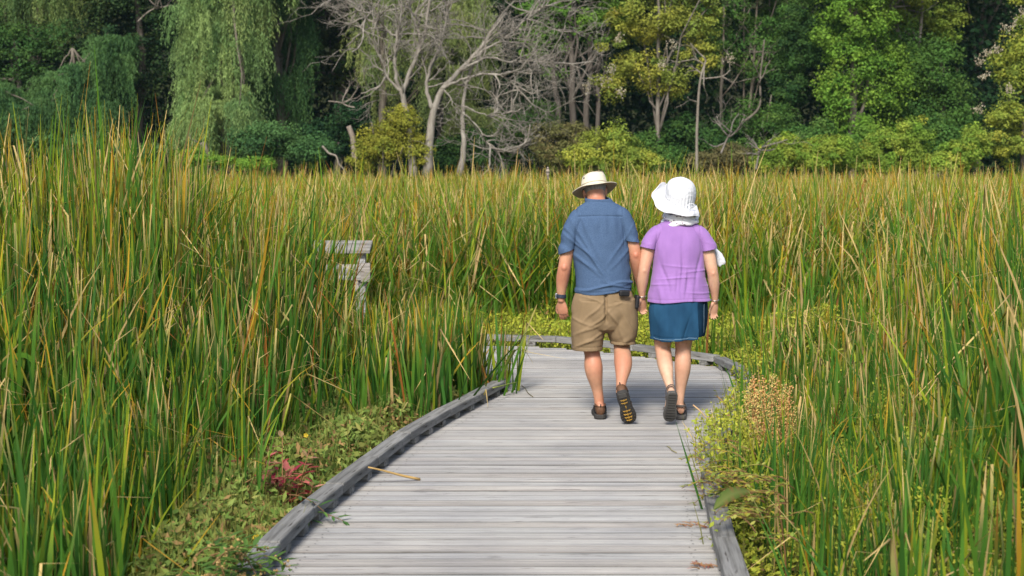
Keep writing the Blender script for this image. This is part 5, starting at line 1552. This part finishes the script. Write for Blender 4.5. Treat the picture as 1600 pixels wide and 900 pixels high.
def build_woman(root):
    SKIN = mat('fair_skin', rough=.5, spec=.35, attr=True, sss=.12)
    B = []; add = B.append
    add(loft([(-.01, 0, .78, .16, .12), (-.005, 0, .90, .17, .12), (-.01, .0, 1.05, .14, .10), (-.015, .0, 1.22, .15, .105), (-.02, .0, 1.33, .145, .09), (-.015, .0, 1.40, .10, .07), (-.01, .01, 1.45, .05, .055)], sides=28))
    add(loft([(-.01, .01, 1.40, .050, .052), (-.006, .03, 1.48, .047, .05), (-.004, .05, 1.55, .05, .055)]))
    hp, HM = head_pieces((-.004, .065, 1.585), .12, -.06, .45, .95)
    B += hp
    add(loft([(-.165, .0, 1.345, .045, .048), (-.215, .0, 1.30, .050, .054), (-.240, -.008, 1.20, .048, .053), (-.258, -.018, 1.11, .042, .045), (-.264, -.015, 1.07, .041, .043), (-.270, .004, 1.01, .041, .041), (-.272, .022, .945, .031, .032), (-.270, .034, .905, .0245, .028), (-.270, .038, .885, .024, .028)]))
    add(loft([(.13, .0, 1.345, .045, .048), (.180, .0, 1.30, .050, .054), (.208, -.008, 1.20, .048, .053), (.232, -.018, 1.09, .042, .045), (.240, -.015, 1.05, .041, .043), (.250, .004, .985, .041, .041), (.258, .022, .92, .031, .032), (.262, .034, .875, .0245, .028), (.262, .038, .855, .024, .028)]))
    add(ellipsoid((-.262, -.050, 1.09), (.018, .016, .022))); add(ellipsoid((.236, -.050, 1.07), (.018, .016, .022)))
    B += hand_pieces(frame((.262, .040, .868), (-.12, .10, -1), (-.5, .85, .1)), -1, .92, .4, .1, [.28, .4, .46, .52])
    B += hand_pieces(frame((-.270, .040, .893), (.02, .22, -1), (-.55, .85, .1)), -1, .92, .75, .02, [.72, .74, .76, .8])
    add(loft([(-.10, 0, .84, .10, .105), (-.112, .01, .66, .083, .088), (-.117, .022, .545, .062, .066), (-.115, .004, .495, .057, .060), (-.112, -.07, .43, .057, .060), (-.106, -.125, .38, .052, .054), (-.098, -.20, .31, .036, .038), (-.090, -.262, .265, .029, .033), (-.088, -.29, .238, .029, .036)], sides=24))
    add(loft([(.06, 0, .84, .10, .105), (.04, .0, .66, .082, .088), (.032, .01, .545, .062, .064), (.030, .005, .49, .058, .060), (.027, -.012, .40, .060, .062), (.024, -.010, .34, .056, .057), (.014, .004, .22, .038, .040), (.010, .008, .13, .030, .034), (.010, .015, .085, .030, .038)], sides=24))
    FR = foot_frame((.013, -.055, .03), (.09, 1, 0), (0, 0, 1))
    FL = foot_frame((-.088, -.372, .255), (-.012, .12, -.235), (0, .89, .45))
    for M, sx in ((FL, -1), (FR, 1)):
        add(xf(M, loft([(0, .018, .032, .024, .030), (0, .06, .045, .028, .040), (0, .11, .042, .032, .034), (0, .16, .026, .037, .022), (0, .195, .016, .038, .015)])))
        for k in range(5):
            y = (.232, .236, .230, .220, .208)[k]; x = sx * (-.030 + .0155 * k); rr = (.011, .0085, .008, .0075, .007)[k]
            add(xf(M, loft([(x * .9, .175, .014, rr, rr), (x, y - .015, .014, rr, rr), (x, y, .011, rr * .9, rr * .8)], 3, 9)))
    me = blend(B, .005, 5)
    skin_colour(me, (.52, .325, .22), (.48, .22, .14), [((-.262, -.055, 1.09), .045, .5), ((.236, -.055, 1.07), .045, .6), ((-.26, .06, .83), .08, .7), ((.25, .06, .80), .08, .5), ((.013, -.05, .05), .05, .5)], 5)
    link('body', me, SKIN, root, True)
    # ------------------------------------------------ top
    torso = blend([loft([(-.006, .0, .80, .238, .170), (-.006, .0, .87, .230, .166), (-.006, .0, .95, .214, .158), (-.008, .0, 1.05, .196, .148), (-.010, .0, 1.15, .184, .142), (-.014, .0, 1.25, .184, .136), (-.018, .0, 1.335, .180, .118), (-.018, .0, 1.395, .155, .097), (-.014, .005, 1.435, .105, .080), (-.010, .012, 1.49, .072, .066)], sides=36)], .0052, 3)
    slv = [blend([loft([(-.105, .0, 1.385, .055, .068), (-.17, .0, 1.352, .063, .076), (-.212, -.004, 1.305, .060, .078), (-.236, -.008, 1.25, .061, .080), (-.252, -.010, 1.17, .064, .082)], cap=.3)], .0052, 3),
           blend([loft([(.070, .0, 1.385, .055, .068), (.135, .0, 1.352, .063, .076), (.177, -.004, 1.305, .059, .078), (.203, -.008, 1.25, .060, .080), (.220, -.010, 1.15, .063, .082)], cap=.3)], .0052, 3)]
    slice_off(torso, (0, 0, .866), (0, 0, -1)); slice_off(torso, (0, .0, 1.462), (0, 0, 1))
    slice_off(slv[0], (-.238, -.008, 1.252), (-.22, 0, -.97)); slice_off(slv[1], (.207, -.008, 1.238), (.2, 0, -.97))
    me = join([torso] + slv)

    def f1(V, N):
        x, y, z = V.T; back = smoothstep(-.02, .06, -y)
        f = .004 * vnoise(V, (7, 7, 5), 22) + .002 * vnoise(V, (18, 18, 9), 27)
        for k, (x0, sl, z0, w, a, hl) in enumerate(((.0, .03, 1.08, .015, -.010, .16), (-.035, -.02, 1.02, .012, -.006, .10), (.035, .04, 1.0, .012, -.006, .1), (-.12, -.25, 1.05, .013, -.005, .12), (.12, .2, 1.1, .013, -.005, .12), (-.15, -.1, .90, .016, .006, .1), (.07, .1, .88, .016, .006, .1))):
            f += a * ridge(x - x0 - sl * (z - z0) + .006 * np.sin(21 * z + k), w) * ridge(z - z0, hl) * back
        for k, (zc, a) in enumerate(((1.08, .003), (1.035, .004), (.985, .0035), (.94, .003), (1.13, .0025))):
            f += a * ridge(z - zc - .012 * np.sin(9 * x + k), .006) * (.4 + .6 * np.sin(13 * x + 2 * k)) * back
        f *= 1.6
        f += -.003 * ridge(z - .886, .003)
        f += -.004 * ridge(np.abs(x + .017) - .158 - .03 * (1.33 - z), .006) * smoothstep(1.17, 1.23, z)
        f += .003 * np.sin(52 * z + 40 * x) * smoothstep(.17, .22, np.abs(x + .018)) * (z < 1.29)
        f += .006 * np.cos(24 * x + 1) * smoothstep(1.0, .85, z) * back
        return f
    push_out(me, f1)
    hem_wave(me, .866, lambda x, y: .006 * np.sin(7 * x) + .004 * np.sin(19 * x + 1))
    garment('top', me, mat('lilac_jersey', (.29, .155, .40), .85, .10, var=(.255, .135, .36), scale=(9, 9, 9), bump=.0006, bscale=(600, 600, 600), sheen=.15), root, .004)
    # ------------------------------------------------ denim skirt
    S = [loft([(-.012, .0, .56, .203, .165), (-.010, .0, .62, .206, .168), (-.006, .0, .72, .216, .172), (-.004, .0, .82, .216, .165), (-.004, .0, .90, .195, .15), (-.004, .0, .95, .18, .14)], sides=36, cap=.05)]
    me = blend(S, .0055, 4)

    def f2(V, N):
        x, y, z = V.T; back = smoothstep(-.02, .06, -y)
        low = smoothstep(.86, .62, z)
        f = .004 * vnoise(V, (8, 8, 4), 32) + .0015 * vnoise(V, (30, 30, 20), 36)
        f += low * (.012 * np.sin(26 * x + 5 * z + .8) + .006 * np.sin(47 * x - 7 * z)) * back
        f += -.012 * smoothstep(.118, .126, x + .02 * (z - .7)) * smoothstep(.88, .80, z) * back      # the wrap panel lies behind this edge
        f += -.003 * ridge(z - .612, .003) - .003 * ridge(z - .606, .003)
        f += -.006 * ridge(x - .03 - .3 * (z - .66), .008) * ridge(z - .68, .07) * back
        return f
    push_out(me, f2)
    cut(me, lambda P: P[:, 2] > np.where(P[:, 0] > .122, .612, .588 + .006 * np.sin(14 * P[:, 0])))
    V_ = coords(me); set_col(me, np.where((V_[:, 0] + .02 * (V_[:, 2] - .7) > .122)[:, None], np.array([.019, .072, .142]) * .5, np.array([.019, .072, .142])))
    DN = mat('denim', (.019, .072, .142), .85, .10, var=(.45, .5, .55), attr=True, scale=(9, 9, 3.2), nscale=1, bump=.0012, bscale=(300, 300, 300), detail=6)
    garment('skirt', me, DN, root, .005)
    V = coords(me); m = MB()
    sel = lambda x0, z: V[np.argmin((V[:, 0] - x0) ** 2 * 4 + (V[:, 2] - z) ** 2 + (V[:, 1] > 0) * 9)]
    for zz in (.603,):
        P = np.array([sel(x, zz + .006 * math.sin(14 * x)) for x in np.linspace(-.19, .11, 26)]); P[:, 1] -= .001
        m.tube(P, .0014, 5, (.22, .32, .42))
    P = np.array([sel(.168, z) for z in np.linspace(.64, .85, 18)]); m.tube(P, .0012, 5, (.22, .32, .42))
    m.build('stitching', STEM, root)
    # ------------------------------------------------ sandals
    RUB = mat('sandal_rubber', attr=True, rough=.8, spec=.25, bump=.0015, bscale=(200, 200, 200)); WEB = mat('grey_web', (.085, .072, .065), .85, .2, bump=.001, bscale=(400, 400, 400))
    for M, sx in ((FL, -1), (FR, 1)):
        M2 = M @ Matrix.Translation((0, -.012, -.030))
        sd = empty('sandal'); sd.parent = root
        m = MB(); sole_mesh(m, M2, sx, 1.06, .90, .030, (.075, .072, .068)); m.build('sole', RUB, sd, bevel=.002)
        m = MB()
        for k in range(11):
            y = .02 + k * .022; w_ = 1.5 * np.interp(y / .9, [a for a, b in SOLE], [b for a, b in SOLE])
            m.box((-sx * .03 * (y - .1) * .5, y, -.001), (w_, .006, .004), 0, (.045, .043, .04), M=M2)
        m.build('tread_bars', RUB, sd)
        m = MB()

        def band(pts, w=.008, th=.0028):
            P = catmull([tuple(M @ Vector(p)) for p in pts], 18)
            up = (M.to_3x3() @ Vector((0, .25, 1))).normalized(); 
            T_ = np.gradient(P, axis=0)
            Vv = []
            for p in P:
                for s_ in (-1, 1): Vv.append(p + np.array(up) * w * s_)
            c_ = P.mean(0)
            O = np.array([(p - c_) / (np.linalg.norm(p - c_) + 1e-9) for p in P]); O = np.repeat(O, 2, 0)
            Vv = np.array(Vv); V2 = Vv + O * th; n_ = len(Vv)
            Qq = []
            for i in range(len(P) - 1):
                a = 2 * i
                Qq += [(n_ + a, n_ + a + 1, n_ + a + 3, n_ + a + 2), (a, a + 2, a + 3, a + 1), (a + 1, a + 3, n_ + a + 3, n_ + a + 1), (a, n_ + a, n_ + a + 2, a + 2)]
            m.add(np.concatenate([Vv, V2]), Qq)
        band([(.037, .075, .01), (.036, .04, .055), (.024, .005, .068), (0, -.008, .070), (-.024, .005, .068), (-.036, .04, .055), (-.037, .075, .01)])
        band([(.038, .075, .0), (.036, .09, .05), (.015, .10, .082), (-.015, .10, .082), (-.036, .09, .05), (-.038, .075, .0)])
        band([(.043, .165, .0), (.040, .165, .03), (.0, .170, .050), (-.040, .165, .03), (-.043, .165, .0)])
        m.build('strap', WEB, sd, smooth=True)
    # ------------------------------------------------ bracelets
    SIL = mat('silver', (.62, .6, .55), .3, .5, metal=.9)
    for c in ((-.270, .036, .897), (.262, .036, .868)):
        m = MB(); c = np.array(c)
        m.tube([tuple(c + np.array([.030 * math.cos(a), .0335 * math.sin(a), .004 * math.sin(a)])) for a in np.linspace(0, 2 * math.pi, 22)], .0026, 6, cap=False); m.build('bracelet', SIL, root, smooth=True)
    # ------------------------------------------------ hat
    WH = mat('white_cotton', (.60, .61, .63), .9, .10, bump=.006, bscale=(38, 38, 60), var=(.53, .545, .58), scale=(6, 6, 6))
    hat = empty('sun_hat'); hat.parent = root
    C0 = np.array([.0, .035, 1.585]); n = 144
    V = []
    prof = [(1.0, -.02), (1.02, .008), (1.12, .045), (1.15, .080), (1.09, .115), (.93, .144), (.68, .163), (.36, .174), (.02, .177)]
    for i, (s_, z) in enumerate(prof):
        for j in range(n):
            a = 2 * math.pi * j / n
            puff = (.0025 * math.sin(5 * a + .5 + z * 14) + .002 * math.sin(3 * a + z * 30)) * (1 if 0 < i < 7 else .3) + .0042 * math.sin(31 * a + 2 * math.sin(3 * a)) * (1.0, 1.0, .45, .15, 0, 0, 0, 0, 0)[i]
            V.append(C0 + np.array([(.096 * s_ + puff) * math.cos(a) + .06 * z, (.112 * s_ + puff) * math.sin(a) - .06 * z + .005, z + .045 * math.cos(a - 2.3) * (1 - i / 8) - .004 * math.sin(3 * a) * (i > 3)]))
    Q = [(i * n + j, i * n + (j + 1) % n, (i + 1) * n + (j + 1) % n, (i + 1) * n + j) for i in range(len(prof) - 1) for j in range(n)]
    Q.append(tuple((len(prof) - 1) * n + j for j in range(n)))
    m = MB(); m.add(V, Q); o = garment('crown', m.mesh('crown'), WH, hat, .004); ss = o.modifiers.new('round', 'SUBSURF'); ss.levels = ss.render_levels = 1
    rimk = [(0, (.115, .02, 1.520)), (25, (.11, .10, 1.545)), (45, (.10, .15, 1.575)), (90, (.0, .22, 1.640)), (120, (-.105, .16, 1.722)), (150, (-.165, .085, 1.690)), (168, (-.197, .03, 1.650)), (180, (-.207, .0, 1.615)), (205, (-.182, -.075, 1.555)), (228, (-.125, -.135, 1.512)), (250, (-.06, -.155, 1.500)), (270, (.0, -.155, 1.494)), (295, (.07, -.145, 1.487)), (320, (.125, -.09, 1.482)), (340, (.125, -.03, 1.495)), (360, (.115, .02, 1.520))]
    ka = [k for k, p in rimk]; V = []; rows = 9
    for i in range(rows):
        f = i / (rows - 1)
        for j in range(n):
            a = 2 * math.pi * j / n; dgr = math.degrees(a)
            rim = np.array([np.interp(dgr, ka, [p[q] for k, p in rimk]) for q in range(3)])
            inn = C0 + np.array([.096 * math.cos(a), .112 * math.sin(a) + .005, -.004 + .045 * math.cos(a - 2.3)])
            p = inn * (1 - f) + rim * f
            p = p + np.array([math.cos(a), math.sin(a), .6]) * .018 * math.sin(math.pi * f) + np.array([0, 0, 1]) * .005 * f * math.sin(6 * a + 1) + np.array([math.cos(a), math.sin(a), 0]) * .004 * f * math.sin(9 * a)
            V.append(p)
    V = np.array(V).reshape(rows, n, 3)
    for _ in range(3): V[1:] = (np.roll(V[1:], 1, 1) + 2 * V[1:] + np.roll(V[1:], -1, 1)) / 4
    Q = [(i * n + j, (i + 1) * n + j, (i + 1) * n + (j + 1) % n, i * n + (j + 1) % n) for i in range(rows - 1) for j in range(n)]
    m = MB(); m.add(V.reshape(-1, 3), Q); me = m.mesh('brim'); o = link('brim', me, WH, hat, True); s = o.modifiers.new('thickness', 'SOLIDIFY'); s.thickness = .005; s.offset = 0
    m = MB(); m.tube(np.vstack([V[-1], V[-1][:1]]), .0042, 6, cap=False); m.build('brim_edge', WH, hat, smooth=True)
    m = MB()
    cb = catmull([(.035, -.122, 1.565), (.05, -.14, 1.555), (.048, -.152, 1.54), (.04, -.16, 1.53)], 14); m.tube(cb, .0028, 6)
    cb = catmull([(.035, -.122, 1.565), (.072, -.13, 1.575), (.085, -.13, 1.56), (.06, -.145, 1.55)], 14); m.tube(cb, .0028, 6); m.build('drawcord', WH, hat, smooth=True)
    # ------------------------------------------------ scarf
    SC = bpy.data.materials.new('flecked_cotton'); SC.use_nodes = True; nt = SC.node_tree; b = nt.nodes['Principled BSDF']; b.inputs['Roughness'].default_value = .9
    vo = nt.nodes.new('ShaderNodeTexVoronoi'); vo.inputs['Scale'].default_value = 46; tc = nt.nodes.new('ShaderNodeTexCoord'); rp = nt.nodes.new('ShaderNodeValToRGB'); e = rp.color_ramp.elements
    e[0].position = .18; e[0].color = (.10, .09, .16, 1); e[1].position = .30; e[1].color = (.76, .76, .77, 1); q = e.new(.24); q.color = (.45, .28, .34, 1)
    nt.links.new(tc.outputs['Object'], vo.inputs['Vector']); nt.links.new(vo.outputs['Distance'], rp.inputs[0]); nt.links.new(rp.outputs[0], b.inputs['Base Color'])
    W = []
    for (zc, rx, ry, th, tl, cx) in ((1.448, .118, .104, .020, .012, .0), (1.472, .108, .096, .020, -.012, .0), (1.498, .098, .090, .022, .006, .002)):
        P = [(cx + rx * math.cos(a), .012 + ry * math.sin(a), zc + tl * math.cos(a) + .006 * math.sin(3 * a) + .022 * math.sin(a)) for a in np.linspace(0, 2 * math.pi, 30)]
        mm = MB(); mm.tube(P, th * .95, 10, cap=True); W.append((np.concatenate(mm.v), mm.f))
    me = blend(W, .006, 3); push_out(me, lambda V, N: .003 * np.sin(150 * V[:, 2] + 4 * np.arctan2(V[:, 1], V[:, 0])) + .003 * vnoise(V, (14, 14, 50), 3))
    link('scarf', me, SC, root, True)
    W = [loft([(.245, .06, 1.275, .018, .014), (.262, .065, 1.235, .022, .016), (.286, .07, 1.19, .029, .018), (.304, .07, 1.145, .033, .018), (.311, .07, 1.122, .026, .014)], 5, 16)]
    me = blend(W, .004, 2); push_out(me, lambda V, N: .006 * np.sin(130 * (V[:, 0] + .35 * V[:, 2])) + .002 * vnoise(V, (60, 60, 60), 3))
    link('scarf_end', me, WH, root, True)


def build_people():
    man = empty('person', (on(945, 653).x, on(945, 653).y, .002), 0, 'man in a blue shirt, khaki shorts and cream brimmed hat walking away on the boardwalk', 'person')
    build_man(man)
    wom = empty('person', (on(1060, 654).x, on(1060, 654).y, .002), 0, 'woman in a lilac top, denim skirt and floppy white hat walking beside the man', 'person')
    build_woman(wom)
    # the man's right hand takes the woman's left: built with his body's skin, in his own frame
    BK = mat('black_nylon', (.010, .010, .012), .5, .4, bump=.0008, bscale=(300, 300, 300))
    def pouch(label, x, y, z, size, rz, ry=0.0):
        m = MB(); m.box((0, 0, 0), size, 0)
        o = m.build('belt_pouch', BK, bevel=.012); o.location = man.location + Vector((x, y, z)); o.rotation_euler = (0, ry, rz)
        o.modifiers['bevel'].segments = 4
        return tag(o, label, 'pouch')
    pouch('black pouch clipped at the back of the man’s waistband below his shirt', .125, -.164, .932, (.080, .030, .046), .28, .04)
    pouch('narrow black case hanging at the man’s right hip beside his shorts', .222, -.05, .86, (.03, .07, .10), .2, .12)
# ------------------------------------------------------------------ light, camera
def light():
    w = bpy.data.worlds.new('World'); scene.world = w; w.use_nodes = True
    nt = w.node_tree; bg = nt.nodes['Background']
    sky = nt.nodes.new('ShaderNodeTexSky'); sky.sky_type = 'NISHITA'; sky.sun_disc = False
    el, azv = R(41), (-.25, -.97)          # towards the sun: left, behind the camera
    sky.sun_elevation = el
    ang = math.atan2(azv[0], azv[1])
    sky.sun_rotation = ang
    sky.air_density = 1.0; sky.dust_density = 2.0; sky.ozone_density = 1.0
    bg.inputs['Strength'].default_value = SKY
    nt.links.new(sky.outputs[0], bg.inputs['Color'])
    s = bpy.data.lights.new('sun', 'SUN'); s.energy = SUN; s.angle = R(SUN_ANG); s.color = (1, .945, .86)
    o = bpy.data.objects.new('sun', s); col.objects.link(o)
    h = math.hypot(*azv)
    d = Vector((azv[0] / h * math.cos(el), azv[1] / h * math.cos(el), math.sin(el)))
    o.rotation_euler = d.to_track_quat('Z', 'Y').to_euler()
    o.location = d * 50
    if HAZE:
        m = MB(); m.box((0, 38, 17), (190, 104, 37)); hz = m.build('haze', None); tag(hz, kind='stuff')
        hm = bpy.data.materials.new('marsh_air'); hm.use_nodes = True; hn = hm.node_tree; hn.nodes.remove(hn.nodes['Principled BSDF'])
        v = hn.nodes.new('ShaderNodeVolumePrincipled'); v.inputs['Color'].default_value = (.55, .78, 1, 1); v.inputs['Density'].default_value = HAZE
        hn.links.new(v.outputs[0], hn.nodes['Material Output'].inputs['Volume']); hz.data.materials.append(hm)
    c = bpy.data.cameras.new('camera'); co = bpy.data.objects.new('camera', c); col.objects.link(co)
    c.sensor_width = 36; c.lens = 36 * F; c.clip_end = 2000; c.clip_start = .1
    co.location = (0, 0, CAM_H); co.rotation_euler = (math.pi / 2 - PITCH, 0, 0)
    c.dof.use_dof = True; c.dof.focus_distance = 10.6; c.dof.aperture_fstop = 3.8
    scene.camera = co
    vs = scene.view_settings; vs.view_transform = 'Standard'; vs.look = 'None'; vs.gamma = 1; vs.use_curve_mapping = False
    vs.exposure = EXPO
    scene.cycles.max_bounces = 6; scene.cycles.diffuse_bounces = 3; scene.cycles.glossy_bounces = 2; scene.cycles.transmission_bounces = 3
    scene.cycles.transparent_max_bounces = 4; scene.cycles.caustics_reflective = False; scene.cycles.caustics_refractive = False
    scene.cycles.use_denoising = True


HAZE = .00014
SUN, SUN_ANG, SKY, EXPO = 4.1, 16.0, .14, .42
import time as _t
_t0 = _t.time()
for _f in (build_ground, build_boardwalk, build_kerbs, build_lean_rail, build_reeds, build_herbs, build_single_plants, build_trees, build_people, light):
    _f(); print('STEP', _f.__name__, round(_t.time() - _t0, 1))
